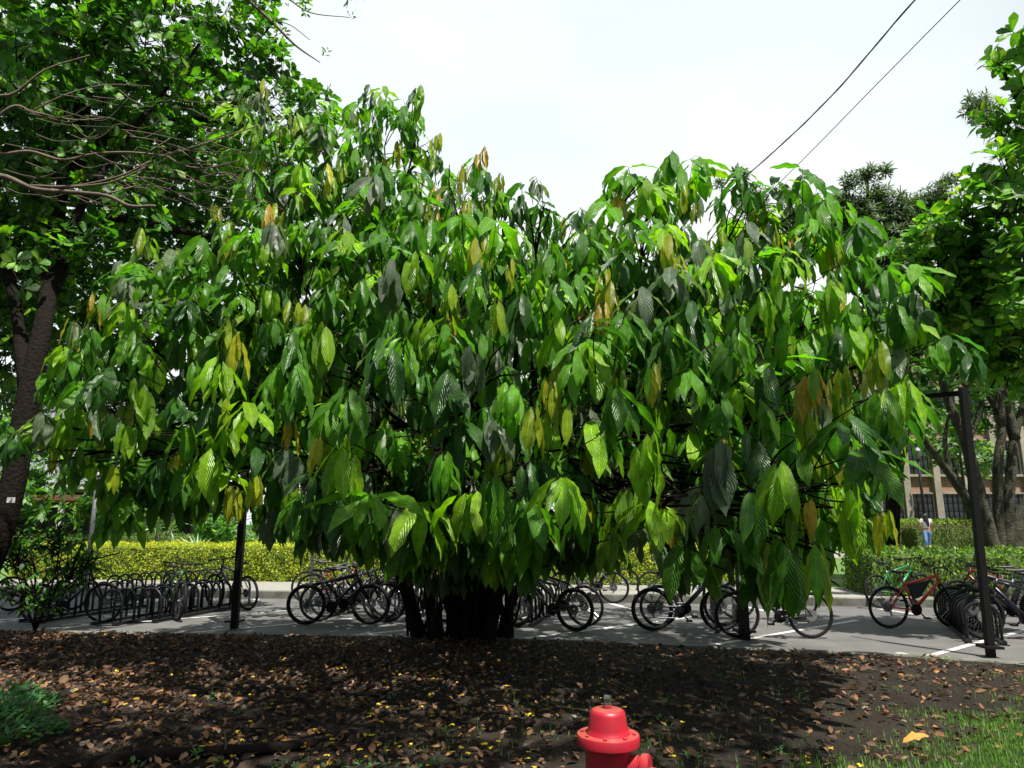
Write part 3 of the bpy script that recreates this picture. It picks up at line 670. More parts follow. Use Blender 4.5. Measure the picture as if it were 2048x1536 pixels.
    for k in range(60):
        a = random.uniform(0, 6.28); rr = random.uniform(.1, .75)
        b0 = Vector((rr*math.cos(a)*1.1, rr*math.sin(a)*.6, -.05)); b1 = b0+Vector((random.uniform(-.35, .35), random.uniform(-.3, .3), random.uniform(.9, 2.1)))
        pts = branch_curve(b0, b1, 0, .25, 6); tr.tube(pts, lerp_r(random.uniform(.014, .035), .007, len(pts)), 6)
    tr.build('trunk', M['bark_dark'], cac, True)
    br = MB()
    Ov = cac.location
    for c, r, ls in allb:
        if r < .3: continue
        tgt = Vector(c)-Ov; s, rs = min(stems, key=lambda q: (q[0]-tgt).length*random.uniform(.8, 1.2))
        pts = branch_curve(s, tgt, .10, .12); br.tube(pts, lerp_r(min(rs, .042), .010, len(pts)), 7, caps=False)
        for q in range(3):
            e = tgt+Vector(sph(1)[0]*r*.5); pt = branch_curve(pts[-3], e, .05, .1, 6); br.tube(pt, lerp_r(.014, .006, len(pt)), 5, caps=False)
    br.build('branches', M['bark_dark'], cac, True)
cacao_crown()
# ------------------------------------------------------------------ generic leafy crowns
def rosette_crown(root, specs, mat, name='crown', cl_den=6., nl=(6, 10), L_=(.12, .2), asp=.5, prof='obovate', cols=None, wts=None, tilt=(0, 50), nseg=4, ncross=2, twig=True, bend=(.1, .6), vol=.0, twmat=None, droop_all=False, twl=1.):
    P=[];D=[];N=[];Ln=[];Bn=[];tw = MB(); O = np.array(root.location)
    for c, r, ls in specs:
        ncl = int(cl_den*4*math.pi*r*r)
        for d in sph(ncl):
            rr = r*(rng.uniform(.8, 1.02) if rng.random() > vol else rng.uniform(.15, 1))
            tip = c+d*rr*np.array([1, 1, .85])
            out = d*.6+np.array([0, 0, .6])+rng.normal(size=3)*.3; out /= np.linalg.norm(out)
            if twig: tw.tube([tip-out*.35*twl-d*.15*twl-O, tip-O], [.009*twl, .004*twl], 4, caps=False)
            n_ = rng.integers(*nl); az0 = rng.uniform(0, 6.28)
            a1 = np.cross(out, [0, 0, 1.]); a1 = a1/max(1e-6, np.linalg.norm(a1)); a2 = np.cross(out, a1)
            for k in range(n_):
                az = az0+k*2.4; h = a1*math.cos(az)+a2*math.sin(az); th = R(rng.uniform(*tilt))
                if droop_all: h = np.array([math.cos(az), math.sin(az), 0]); dd = h*math.cos(th)-np.array([0, 0, 1])*math.sin(th); nn = h*math.sin(th)+np.array([0, 0, 1])*math.cos(th)
                else: dd = h*math.cos(th)+out*math.sin(th); nn = out*math.cos(th)-h*math.sin(th)
                P.append(tip-out*rng.uniform(0, .08)+h*.01); D.append(dd); N.append(nn+rng.normal(size=3)*.15); Ln.append(rng.uniform(*L_)*ls); Bn.append(rng.uniform(*bend))
    P,D,N,Ln,Bn = map(np.array, (P,D,N,Ln,Bn)); n = len(P); print(root.name, name, n)
    me = leaf_mesh(name, P-O, D, N, Ln, Ln*asp*rng.uniform(.85, 1.15, n), Bn, pal(n, cols, wts), mat, prof, nseg, ncross, .15, .05)
    put(name, me, root)
    if twig: tw.build('twigs', twmat or M['bark_dark'], root)
    return n
GREEN = [(.03, .10, .010), (.055, .18, .010), (.10, .28, .012), (.17, .33, .015)]
def limbs(root, paths, mat, name='trunk', n=10):
    mb = MB(); O = Vector(root.location)
    for pts, r0, r1 in paths:
        c = bez([Vector(p)-O for p in pts], 5); rr = [q*random.uniform(.94, 1.06) for q in lerp_r(r0, r1, len(c))]; mb.tube(c, rr, n, caps=True)
    mb.build(name, mat, root, True)
# left almond tree
LB = Vector((-6.35, 8.3, LZ))
lt = thing('almond_tree', 'tall broad leaved tree on the left with a thick leaning dark trunk', 'tree', LB)
t1 = at(55, 800, 8.4); t2 = at(95, 600, 8.7); t3 = at(130, 350, 9.6); t4 = at(200, 130, 10.4)
limbs(lt, [([LB-Vector((0,0,.1)), at(5, 1050, 8.3), t1, t2, t3, t4, at(260, -60, 11)], .165, .05),
 ([t1, at(20, 560, 8.8), at(-60, 400, 9.5)], .09, .04), ([t2, at(200, 440, 9.5), at(400, 470, 11), at(560, 480, 12)], .08, .03),
 ([t2, at(180, 380, 9.3), at(330, 180, 10.4), at(420, 60, 11)], .07, .02), ([t3, at(260, 250, 10.5), at(420, 240, 11.5), at(560, 270, 12)], .08, .03),
 ([t3, at(60, 200, 10), at(20, 50, 11)], .08, .03), ([t1, at(140, 700, 9), at(260, 640, 10), at(400, 600, 11)], .07, .03), ([at(150, 260, 9.9), at(160, 100, 10), at(150, -80, 10)], .05, .03)], M['bark_dark'])
MB().box((-.045, -.004, -.03), (.045, .004, .03), Matrix.Translation(at(22, 1000, 8.03)-LB)).build('trunk_tag', newmat('tag_white', (.6, .6, .58), .6, noise=30), lt)
AL = [(np.array(c), r, 1) for c, r in (((-6.8, 8.6, 11.6), 1.8), ((-8.8, 9, 11.2), 2.), ((-6, 7, 10.5), 1.6), ((-7.5, 11, 12.5), 2.))]+lobes([(20,200,8.8,.8,1),(120,340,9.2,.8,1),(20,420,8.8,.6,1),(150,520,9.2,.6,1),(60,640,8.9,.45,1),(-60,120,8,1,1),(-150,500,9,1.4,1),(330,60,9.6,.9,1),(400,420,12.5,1.4,1),(300,250,14,2,1),(120,200,14,2,1),(120,450,14,2,1),(330,480,14,1.8,1),(120,720,14,1.6,1),(480,330,14,1.5,1),(60,120,9.3,.9,1),(180,60,9.3,.9,1),(60,300,9,.8,1),(200,230,9.5,.9,1),(310,130,10,1,1),(120,450,8.9,.6,1),(240,420,9.6,.7,1),(330,300,10.3,.9,1),(60,520,8.6,.5,1),(470,200,10.8,.7,1),(560,150,11,.6,1),(500,60,11,.6,1),(620,190,11.3,.45,1),(60,40,11.5,1.6,1),(250,10,11.5,1.5,1),(420,60,11.5,1.3,1),(180,170,12.5,1.6,1),(370,210,12,1.3,1),(520,190,12,.95,1),(600,240,12,.75,1),(650,270,12.3,.5,1),(60,260,12.5,1.6,1),(250,330,12.6,1.5,1),(430,350,12.6,1.3,1),(560,380,13,1.1,1),(100,440,12,1.4,1),(300,480,13,1.3,1),(450,520,13,1.2,1),(40,600,12,1.3,1),(180,620,12.5,1.2,1),(40,780,12.5,1.2,1),(160,860,13,.9,1),(-120,300,10,1.5,1),(-120,600,10,1.4,1),(-150,850,10,1.1,1),(20,480,10,.8,1),(-20,560,9.6,.8,1),(90,560,10,.7,1),(10,700,9.6,.7,1),  # first four lobes are added above the view as occluders, shading this crown
 (480,110,11.5,.7,1),(330,620,13,1.1,1),(520,640,13.5,1.2,1),(300,-160,10.5,1.5,1),(500,-120,10.8,1.2,1),(50,-180,10,1.6,1)])
rosette_crown(lt, AL, M['almond'], cl_den=3.6, nl=(6, 10), L_=(.13, .22), asp=.6, cols=[(.025, .085, .010), (.045, .15, .010), (.09, .26, .012), (.15, .30, .015)], wts=[.35, .35, .22, .08], vol=.45)
# low shrub growing by the left trunk
sh = thing('shrub', 'dark leafy shrub at the foot of the left trunk, in front of the bike racks', 'shrub', gnd(70, 1262, LZ))
rosette_crown(sh, lobes([(40,1090,9.2,.42,1),(110,1060,9.3,.38,1),(60,1170,9.2,.35,1),(140,1130,9.2,.38,1),(20,1030,9.2,.35,1),(180,1110,9.3,.2,1),(100,1190,9.2,.25,1)]), M['small_leaf'], cl_den=17, nl=(4, 8), L_=(.07, .13), asp=.42, prof='ellip', cols=GREEN, wts=[.6, .3, .08, .02], vol=.4, droop_all=True, tilt=(0, 60))
so = Vector(sh.location)
limbs(sh, [([so, at(70, 1150, 9.2), at(50, 1060, 9.2)], .02, .006), ([so, at(110, 1150, 9.2), at(120, 1060, 9.3)], .018, .005), ([so, at(50, 1200, 9.2), at(20, 1100, 9.2)], .016, .005), ([so, at(110, 1190, 9.2), at(170, 1110, 9.3)], .014, .004)], M['bark_dark'], n=6)
# flowering tree whose trunk stands left of the frame; bare pale limbs reach in, fine twigs overhead
FB = Vector((-6.3, 4.2, LZ))
ft = thing('flowering_tree', 'sparse tree reaching in from the upper left with bare pale limbs and fine twigs', 'tree', FB)
k0 = Vector((-5.9, 4.6, 2.6)); k1 = at(-60, 290, 6.6); k2 = at(-60, 380, 6.5)
P_ = [([FB-Vector((0,0,.1)), k0, Vector((-5.5, 4.6, 4.6)), Vector((-4.6, 3.9, 6.4)), Vector((-2.5, 3.2, 7.6)), Vector((.2, 2.8, 8.2))], .24, .05),
 ([k0, Vector((-5.2, 5.6, 3.9)), k2], .09, .05), ([k0+Vector((.2, 0, 1)), Vector((-5., 5.6, 4.6)), k1], .08, .04),
 ([k2, at(0, 352, 6.5), at(70, 378, 6.5), at(150, 385, 6.45), at(215, 392, 6.4), at(260, 412, 6.35), at(310, 412, 6.3)], .030, .014), ([at(60, 372, 6.5), at(150, 372, 6.5), at(240, 352, 6.5), at(300, 322, 6.6)], .017, .006),
 ([at(130, 375, 6.5), at(220, 365, 6.4), at(290, 335, 6.4)], .014, .006),
 ([k1, at(0, 308, 6.6), at(60, 303, 6.6), at(125, 320, 6.6), at(190, 308, 6.6), at(260, 305, 6.6), at(330, 312, 6.7)], .020, .011), ([at(330, 310, 6.7), at(400, 290, 6.8), at(460, 270, 6.9), at(520, 250, 7)], .013, .005),
 ([at(330, 310, 6.7), at(370, 332, 6.7), at(420, 335, 6.7), at(480, 320, 6.7)], .012, .005), ([at(290, 308, 6.6), at(360, 265, 6.7)], .008, .004),
 ([k1, at(20, 215, 6.6), at(70, 225, 6.7), at(150, 240, 6.8), at(220, 235, 6.9)], .018, .006), ([at(60, 225, 6.7), at(130, 190, 6.7), at(210, 170, 6.8), at(300, 172, 6.9)], .010, .004),
 ([at(-60, 180, 6.3), at(20, 190, 6.4), at(90, 140, 6.4), at(180, 110, 6.5)], .02, .005), ([at(210, 388, 6.4), at(300, 370, 6.8), at(380, 400, 6.9), at(480, 455, 7)], .008, .004),
 ([Vector((-4.6, 3.9, 6.4)), at(300, -150, 6), at(460, -30, 6), at(540, 40, 6), at(590, 90, 6), at(640, 125, 6)], .035, .004),
 ([at(460, -30, 6), at(560, -10, 6), at(620, 25, 6), at(700, 35, 6)], .010, .003), ([at(400, -100, 6), at(350, 20, 6.1), at(430, 38, 6.2), at(490, 60, 6.3)], .010, .003), ([at(540, 40, 6), at(580, 50, 6), at(620, 80, 6)], .006, .003),
 ([Vector((-2.5, 3.2, 7.6)), Vector((-1.8, 4.4, 8.1)), Vector((-1.9, 5.6, 8.0))], .03, .01), ([Vector((-2.5, 3.2, 7.6)), Vector((-2.2, 1.6, 7.9)), Vector((-1.2, .2, 8))], .04, .01)]
for q in range(60):
    a = at(random.uniform(0, 440), random.uniform(180, 400), random.uniform(6.4, 6.9)); dx = random.uniform(.3, .9)
    P_.append(([a, a+Vector((dx*.3, .05, random.uniform(-.12, .02))), a+Vector((dx*.7, .08, random.uniform(-.12, .06))), a+Vector((dx, .1, random.uniform(-.12, .22)))], .006, .002))
limbs(ft, P_, M['twig_pale'], n=7)
FL = [(np.array(at(px, py, 6.)), r, 1) for px, py, r in ((480,0,.25),(600,-5,.16),(700,5,.14),(540,-20,.25),(650,105,.08),(700,30,.08),(560,60,.12),(430,20,.2))]
rosette_crown(ft, FL, M['small_leaf'], cl_den=26, nl=(4, 8), L_=(.04, .08), asp=.32, prof='ellip', cols=GREEN, wts=[.3, .4, .25, .05], vol=.6, twig=False)
OV = [(np.array(c), r, 1) for c, r in (((-.3, 2.6, 7.6), 1.3), ((-1.9, 3.0, 7.8), 1.3), ((-3.4, 3.2, 7.4), 1.3), ((-1.2, 1.2, 7.9), 1.1), ((-4.5, 2.2, 7.2), 1.4), ((-2.8, 1.4, 8.2), 1.3), ((1.2, 2.6, 8.2), 1.0), ((.3, 3.0, 8.8), 1.0), ((3.0, 2.6, 8.6), 1.1), ((4.0, 3.3, 9.3), .8))]  # unseen leaf lobes overhead, enlarged to throw shade on the foreground lawn
rosette_crown(ft, OV, M['small_leaf'], name='shade_crown', cl_den=9, nl=(6, 9), L_=(.10, .18), asp=.5, prof='ellip', cols=GREEN, wts=[.3, .4, .25, .05], vol=.5, twig=False)
# right near almond tree, trunk beyond the frame
RB = Vector((9.6, 10.6, LZ))
rt = thing('almond_tree', 'bright broad leaved tree coming in from the right edge with leaf rosettes', 'tree', RB)
limbs(rt, [([RB-Vector((0,0,.1)), Vector((9.3, 10.4, 2.5)), Vector((9., 10.2, 5.)), Vector((8.6, 10, 8.3))], .25, .1), ([Vector((9.2, 10.3, 3.8)), at(2010, 640, 10.4), at(1900, 560, 10.6)], .08, .03),
 ([Vector((9., 10.2, 5.)), at(2040, 420, 10.2), at(1900, 440, 10.6)], .08, .02), ([Vector((8.8, 10.2, 6.)), at(2060, 250, 10), at(1990, 110, 10)], .06, .015)], M['bark_dark'])
AR = lobes([(1985,112,9.8,.22,1),(2020,95,9.8,.28,1),(2060,70,9.8,.4,1),(2050,170,9.8,.35,1),(2090,280,9.8,.75,1),(2030,330,9.8,.55,1),(2000,400,9.8,.5,1),(1930,420,10,.42,1),(1880,450,10,.34,1),(2060,470,9.8,.7,1),(1960,500,10,.5,1),(1860,510,10.4,.42,1),(1840,560,10.6,.4,1),(2050,600,10,.7,1),(1930,590,10.4,.6,1),(2140,420,10,1,1),(1820,500,10.8,.4,1),(1870,480,10.6,.45,1),(1940,470,10.2,.5,1),(2000,250,10,.35,1),(2040,230,10,.5,1),(1960,360,10.2,.3,1),(2000,700,11,.6,1),(2070,760,11,.5,1),(1850,640,10.8,.45,1),(1900,600,10.6,.45,1),(1960,620,10.6,.5,1),(2020,560,10.4,.5,1),(1990,740,11.5,.5,1),(2080,620,10.5,.6,1),(2150,180,10,.8,1),(1830,610,11,.5,1),(1890,650,11,.6,1),(1980,660,10.8,.7,1),(2050,700,10.6,.6,1),(1900,530,11,.7,1),(1990,560,10.6,.8,1)])
rosette_crown(rt, AR, M['almond'], cl_den=4.6, nl=(6, 10), L_=(.18, .30), asp=.46, cols=[(.04, .13, .012), (.08, .23, .014), (.14, .32, .018), (.20, .32, .02)], wts=[.25, .35, .3, .1], vol=.3, tilt=(5, 55))
# right many-limbed tree behind the hedge
mb_ = gnd(2000, 1128, .3); mB = Vector((at(2000, 1128, 17.2).x, 17.2, .25))
mt = thing('spreading_tree', 'dark many limbed tree behind the hedge on the right, forking near the ground', 'tree', mB)
def A(px, py, d=17.2): return at(px, py, d)
limbs(mt, [([mB-Vector((0,0,.3)), A(1988,1090), A(1955,1030), A(1900,950,17), A(1850,880,16.6), A(1815,800,16.4)], .15, .05), ([mB-Vector((-.1,0,.3)), A(1998,1050), A(1996,930), A(2003,850), A(1975,790), A(1930,770), A(1900,720)], .13, .05),
 ([mB-Vector((-.2,0,.3)), A(2015,1050), A(2022,940), A(2030,870), A(2056,780), A(2080,680)], .15, .06), ([mB-Vector((-.2,.2,.3)), A(2035,1060), A(2060,990), A(2110,900)], .15, .09),
 ([mB, A(1975,1060), A(1950,960), A(1930,880), A(1895,800), A(1870,700)], .2, .07), ([A(2030,880), A(2010,800), A(1990,720), A(1960,640)], .13, .05), ([A(2003,850), A(2000,760), A(2020,680)], .12, .05),
 ([A(1930,890), A(1960,820), A(1968,730)], .08, .03), ([A(1900,950,17), A(1890,880,17), A(1900,820,17)], .07, .03)], M['bark_grey'], n=12)
rosette_crown(mt, lobes([(1820,640,17,1.1,1),(1900,640,17.5,1.1,1),(1990,650,17.5,1.2,1),(2060,660,17.5,1.2,1),(1830,560,18,1.1,1),(1960,560,18,1.3,1),(1790,740,17,.8,1),(1880,730,18.5,.8,1),(2060,560,18,1.3,1),(1840,690,17,1,1),(1950,700,18,1,1),(1860,790,19,.9,1),(2000,770,19,1,1),(2060,760,19,1,1),(1800,820,19,.8,1),(1890,700,16.4,.8,1),(1960,740,16.4,.7,1),(2040,720,16.4,.8,1),(1840,760,16.4,.6,1),(2000,830,19,.7,1),(1930,830,19.5,.7,1)]), M['small_leaf'], cl_den=4.5, nl=(6, 10), L_=(.16, .26), asp=.42, prof='ellip', cols=GREEN, wts=[.5, .35, .13, .02], vol=.5, nseg=2)
# narrow leaved tree behind
nB = Vector((at(1790, 1100, 19).x, 19.5, .2))
ntr = thing('narrow_leaved_tree', 'greyish narrow leaved tree rising behind the right side of the cacao tree', 'tree', nB)
limbs(ntr, [([nB-Vector((0,0,.3)), at(1790, 850, 19), at(1770, 650, 18.5), at(1740, 480, 18.2), at(1735, 360, 18)], .22, .03), ([at(1780, 700, 18.6), at(1840, 560, 18.2), at(1880, 400, 18)], .09, .02), ([at(1770, 650, 18.5), at(1600, 480, 18.2), at(1490, 400, 18), at(1440, 370, 18)], .06, .012), ([at(1750, 520, 18.3), at(1800, 430, 18.3), at(1800, 370, 18)], .04, .01)], M['bark_dark'], n=8)
rosette_crown(ntr, lobes([(1735,350,18,.32,1),(1700,360,18,.25,1),(1770,340,18,.2,1),(1720,410,18,.6,1),(1780,420,18,.55,1),(1740,480,18,.8,1),(1810,470,18,.75,1),(1870,400,18,.55,1),(1895,360,18,.25,1),(1850,480,18,.8,1),(1780,540,18,.9,1),(1480,350,18,.25,1),(1440,368,18,.14,1),(1510,400,18,.5,1),(1600,440,18.5,.8,1),(1660,480,18.5,.8,1),(1680,400,18.3,.3,1),(1830,430,18.3,.6,1),(1700,450,18.3,.6,1),(1640,430,18.3,.5,1),(1760,390,18.1,.35,1),(1960,210,13,.35,.8),(1975,240,13,.3,.8)]), M['small_leaf'], cl_den=24, nl=(9, 14), L_=(.14, .26), asp=.20, prof='lance', cols=[(.04, .08, .022), (.06, .10, .035), (.05, .12, .022)], wts=[.5, .3, .2], vol=.5, nseg=2, tilt=(-10, 50), twl=.6)
# ------------------------------------------------------------------ hedges
M['hedge_core'] = newmat('hedge_core', (.10, .16, .015), .95, noise=12, bump=(18, 1, .05), col2=(.03, .06, .010))
def hedge(label, a, b, depth, h, z0, cols, wts, den, ls=.055, rag=.04):
    a = Vector((a[0], a[1], z0)); b = Vector((b[0], b[1], z0)); d = (b-a); Ln = d.length; d.normalize(); nrm = Vector((-d.y, d.x, 0))
    t = thing('hedge', label, 'hedge', a)
    c = MB(); nx = max(4, int(Ln/.25)); sec = [(.05, 0), (.03, h*.5), (.07, h-.07), (depth*.5, h-.03), (depth-.07, h-.07), (depth-.03, h*.5), (depth-.05, 0)]
    vs = []; fs = []; m = len(sec)
    for i in range(nx+1):
        for y, z in sec:
            p = d*(Ln*i/nx)+nrm*(y+random.uniform(-.02, .02))+Vector((0, 0, z+random.uniform(-.02, .02)*(z > 0))); vs.append(p)
    for i in range(nx):
        for k in range(m-1): fs.append((i*m+k, (i+1)*m+k, (i+1)*m+k+1, i*m+k+1))
    fs += [tuple(range(m)), tuple(nx*m+k for k in range(m))[::-1]]
    c.add(vs, fs).build('hedge_core', M['hedge_core'], t)
    area = Ln*(2*h+depth); n = int(area*den); u = rng.uniform(0, Ln, n); s = rng.uniform(0, 2*h+depth, n)
    y = np.where(s < h, 0, np.where(s < h+depth, s-h, depth)); z = np.where(s < h, s, np.where(s < h+depth, h, 2*h+depth-s))
    on = np.stack([np.where(s < h, -1., np.where(s < h+depth, 0, 1)), np.where((s >= h) & (s < h+depth), 1., 0)], 1)
    dv = np.array(d); nv = np.array(nrm); zz = np.array([0, 0, 1.])
    nor = on[:, :1]*nv+on[:, 1:]*zz
    lump = rag*np.sin(u*2.3+z*4)*np.cos(u*5.1+y*3)+rag*.6*np.sin(u*11+z*9)
    P = dv*u[:, None]+nv*y[:, None]+zz*z[:, None]+nor*(rng.normal(0, .03, n)+lump)[:, None]
    Dd = norm(nor*.5+rng.normal(size=(n, 3))*.7+zz*.35); Nn = norm(nor+rng.normal(size=(n, 3))*.5)
    l = rng.uniform(.6, 1.3, n)*ls
    ne = int(2*depth*h*den*1.3); ye = rng.uniform(0, depth, ne); ze = rng.uniform(0, h, ne); sd_ = np.where(rng.random(ne) < .5, -1., 1.)
    Pe = dv*np.where(sd_ < 0, 0, Ln)[:, None]+nv*ye[:, None]+zz*ze[:, None]+dv*(sd_*rng.uniform(0, .06, ne))[:, None]; ne_ = dv*sd_[:, None]
    P = np.concatenate([P, Pe]); Dd = np.concatenate([Dd, norm(ne_*.5+rng.normal(size=(ne, 3))*.7+zz*.35)]); Nn = np.concatenate([Nn, norm(ne_+rng.normal(size=(ne, 3))*.5)])
    l = np.concatenate([l, rng.uniform(.6, 1.3, ne)*ls]); n += ne
    put('foliage', leaf_mesh('foliage', P, Dd, Nn, l, l*.6, rng.uniform(0, .8, n), pal(n, cols, wts, .3), M['hedge_leaf'], 'ellip', 2, 2, .2), t)
GOLD = [(.42, .47, .02), (.28, .40, .02), (.55, .55, .03), (.12, .22, .02)]
hedge('long golden green clipped hedge behind the paved kerb', (at(120, 1150, 20.6).x-1.5, 20.7), (at(1480, 1150, 18.4).x, 18.3), 1.3, .93, .16, GOLD, [.35, .35, .22, .08], 900, .055)
hedge('lower green hedge close behind the kerb on the right', (at(1735, 1150, 15.9).x, 15.7), (16.5, 14.4), 1.9, .88, .16, [(.05, .13, .02), (.10, .22, .02), (.22, .34, .02), (.03, .07, .02)], [.35, .3, .15, .2], 420, .075, .07)
hedge('dark green hedge at the back left beyond the lawn', (-21, 30), (-5, 29), 1.2, .8, .42, [(.05, .12, .02), (.10, .2, .02)], [.6, .4], 200, .08)
hedge('brown green clipped hedge behind the walking woman', (18.2, 32.6), (30, 31.5), 1.6, 1.05, .5, [(.10, .09, .035), (.08, .13, .02), (.06, .06, .03)], [.5, .25, .25], 230, .09)
hedge('bright green hedge top beside the far building', (17.2, 34.6), (33, 34), 1.6, 1.35, .5, [(.14, .28, .02), (.25, .36, .03)], [.5, .5], 200, .09)
# ------------------------------------------------------------------ grey poles
def pole(px, py, topy, r_, label, mat):
    g = gnd(px, py, .16); t = thing('metal_pole', label, 'pole', (g.x, g.y, .12)); top = at(px, topy, g.y).z
    MB().tube([(0, 0, 0), (0, 0, top)], r_, 14).build('shaft', mat, t, True)
    MB().lathe([(r_*1.8, .0), (r_*1.8, .04), (r_*1.3, .06)], 14).build('base', mat, t)
    MB().lathe([(r_*1.2, top-.02), (r_*1.2, top+.05), (.02, top+.09)], 14).build('cap', mat, t)
pole(172, 1165, 950, .055, 'grey metal pole on the far kerb near the left edge', M['grey_metal'])
pole(622, 1172, 960, .050, 'grey metal pole on the far kerb before the golden hedge', M['grey_metal'])
g = Vector((at(1857, 1060, 33).x, 33.2, .5)); lp = thing('lamp_post', 'thin black lamp post behind the walking woman', 'lamp post', g)
MB().tube([(0,0,0),(0,0,4.2)], .06, 10).build('shaft', M['black_metal'], lp, True); MB().lathe([(.05, 4.15), (.16, 4.3), (.2, 4.55), (.08, 4.7), (.01, 4.72)], 14).build('lamp_head', M['grey_metal'], lp)
# ------------------------------------------------------------------ far buildings
def brick():
    m = newmat('brick', (.3, .15, .09), .9); n = m.node_tree; b = n.nodes['Principled BSDF']; t = n.nodes.new('ShaderNodeTexCoord')
    mp = n.nodes.new('ShaderNodeMapping'); mp.inputs['Rotation'].default_value = (R(90), 0, 0)
    br = n.nodes.new('ShaderNodeTexBrick'); br.inputs['Scale'].default_value = 3.6
    br.inputs['Color1'].default_value = (.34, .17, .10, 1); br.inputs['Color2'].default_value = (.25, .115, .07, 1); br.inputs['Mortar'].default_value = (.30, .26, .22, 1); br.inputs['Mortar Size'].default_value = .03
    n.links.new(t.outputs['Object'], mp.inputs[0]); n.links.new(mp.outputs[0], br.inputs['Vector']); n.links.new(br.outputs[0], b.inputs['Base Color']); return m
M['brick'] = brick(); M['stone'] = newmat('stone', (.36, .32, .25), .9, noise=1.5, bump=(20, .3, .01), col2=(.22, .20, .16))
M['glass'] = newmat('window_glass', (.04, .05, .06), .12, spec=.8, noise=2)
M['white_wall'] = newmat('plaster', (.55, .55, .52), .9, noise=1.2, col2=(.38, .38, .36))
M['roof_dark'] = newmat('roof', (.10, .08, .07), .8, noise=3)
M['wood_red'] = newmat('pergola_wood', (.20, .08, .05), .8, noise=8)
def brick_building():
    x0 = at(1700, 1050, 38).x; x1 = x0+20; y = 38.; z0 = .4; H = 11.6
    t = thing('brick_building', 'brick and stone building with tall barred windows at the far right', 'building', (x0, y, z0))
    MB().box((0, .25, 0), (x1-x0, 9, H)).build('wall', M['brick'], t)
    MB().box((-.1, .1, 0), (x1-x0+.1, .247, .75)).build('plinth', M['stone'], t)
    MB().box((-.3, -.1, H), (x1-x0+.3, 9.3, H+.5)).build('roof', M['roof_dark'], t)
    bay = 1.62; n = int((x1-x0)/bay)
    for i in range(n+1):
        MB().box((i*bay-.17, -.02, 0), (i*bay+.17, .25, H-.003)).build('pilaster', M['stone'], t)
    for i in range(n):
        for fz, hh in ((1.25, 1.7), (3.9, 1.9), (6.7, 1.9)):
            xa = i*bay+.2; xb = (i+1)*bay-.2
            sl = MB().box((xa, .05, fz-.12), (xb, .247, fz)).build('sill', M['stone'], t)
            wn = MB()
            for q in ((xa, xa+.07), (xb-.07, xb)): wn.box((q[0], .12, fz+.003), (q[1], .243, fz+hh))
            wn.box((xa+.072, .12, fz+hh-.08), (xb-.072, .243, fz+hh)); wn.build('window', M['stone'], t)
            w_ = t.children[-1]
            MB().box((xa+.072, .20, fz+.003), (xb-.072, .244, fz+hh-.082)).build('pane', M['glass'], w_)
            br_ = MB()
            for q in range(1, 4): xx = xa+.07+(xb-xa-.14)*q/4; br_.box((xx-.015, .165, fz+.003), (xx+.015, .19, fz+hh-.082))
            for q in range(1, 4): zz_ = fz+hh*q/4; br_.box((xa+.072, .14, zz_-.012), (xb-.072, .163, zz_+.012))
            br_.build('bars', M['black_metal'], w_)
brick_building()
def pavilion():
    x0 = at(-80, 1000, 34).x; x1 = at(330, 1000, 34).x; t = thing('pavilion', 'low pavilion with a white flat roof edge and pergola slats at the back left', 'building', (x0, 34, .45))
    W = x1-x0; zr = at(100, 979, 34).z-.45
    MB().box((0, 3, 0), (W, 9, zr+.1)).build('wall', newmat('interior_shade', (.05, .045, .04), .9, noise=2), t)  # solid block coloured dark in place of the shaded open interior
    MB().box((-.5, -.5, zr), (W+.5, 9.2, zr+.16)).build('roof', M['white_wall'], t)
    up = MB(); up.box((0, 2.0, zr+.17), (W*.62, 9, zr+6)); uo = up.build('upper_wall', newmat('grey_cladding', (.33, .35, .37), .8, noise=1.5), t)
    rb = MB()
    for k in range(14): rb.box((k*W*.62/14+.02, 1.93, zr+.17), (k*W*.62/14+.06, 1.997, zr+5.9))
    rb.build('rib', M['white_wall'], uo)
    for k in range(5): MB().box((-.3, -1.1+k*.28, zr-.42-.05*k), (W+.6, -1.02+k*.28, zr-.30-.05*k)).build('pergola_slat', M['wood_red'], t)
    for k in range(5): MB().box((k*W/4.2+.2, -.2, 0), (k*W/4.2+.42, 0, zr-.003)).build('column', M['white_wall'], t)
    for k in (.52, .66): MB().box((W*k, 2.9, .1), (W*k+.8, 2.996, 1.3)).build('door', M['white_wall'], t)
    MB().box((W*.72, 2.8, 0), (W*.9, 2.99, .9)).build('counter', newmat('ochre_wall', (.38, .26, .11), .9, noise=2), t)
pavilion()
# ------------------------------------------------------------------ far trees and shrubs
def far_tree(label, x, y, h, r, seed, cols=GREEN, wts=(.4, .35, .2, .05), kind='small_leaf', low=.25, name='background_tree'):
    t = thing(name, label, 'tree' if h > 3 else 'shrub', (x, y, back_z(y)-.05), 0, 'trees and bushes beyond the hedge')
    rs = np.random.default_rng(seed); L_ = []
    for k in range(9):
        c = np.array([x, y, 0])+np.array([rs.uniform(-1, 1)*r*.6, rs.uniform(-1, 1)*r*.5, h*(low+(1-low)*rs.uniform(.2, .85))]); L_.append((c, r*rs.uniform(.35, .55), 1))
    rosette_crown(t, L_, M[kind], cl_den=2.6 if h > 3 else 7, nl=(6, 9), L_=(.22, .42) if h > 3 else (.12, .22), asp=.45, prof='ellip', cols=cols, wts=list(wts), vol=.35, nseg=2, twig=False)
    b = Vector((x, y, .2)); limbs(t, [([b, Vector((x+.1, y, h*.4)), Vector(L_[0][0])], .05*h*.5, .03)]+[([Vector((x, y, h*.25)), Vector((x, y, h*.4))*.5+Vector(q[0])*.5, Vector(q[0])], .02*h*.4, .02) for q in L_[1:6]], M['bark_grey'], n=7)
PL = [(.05, .13, .02), (.09, .2, .03), (.15, .27, .04), (.2, .3, .05)]
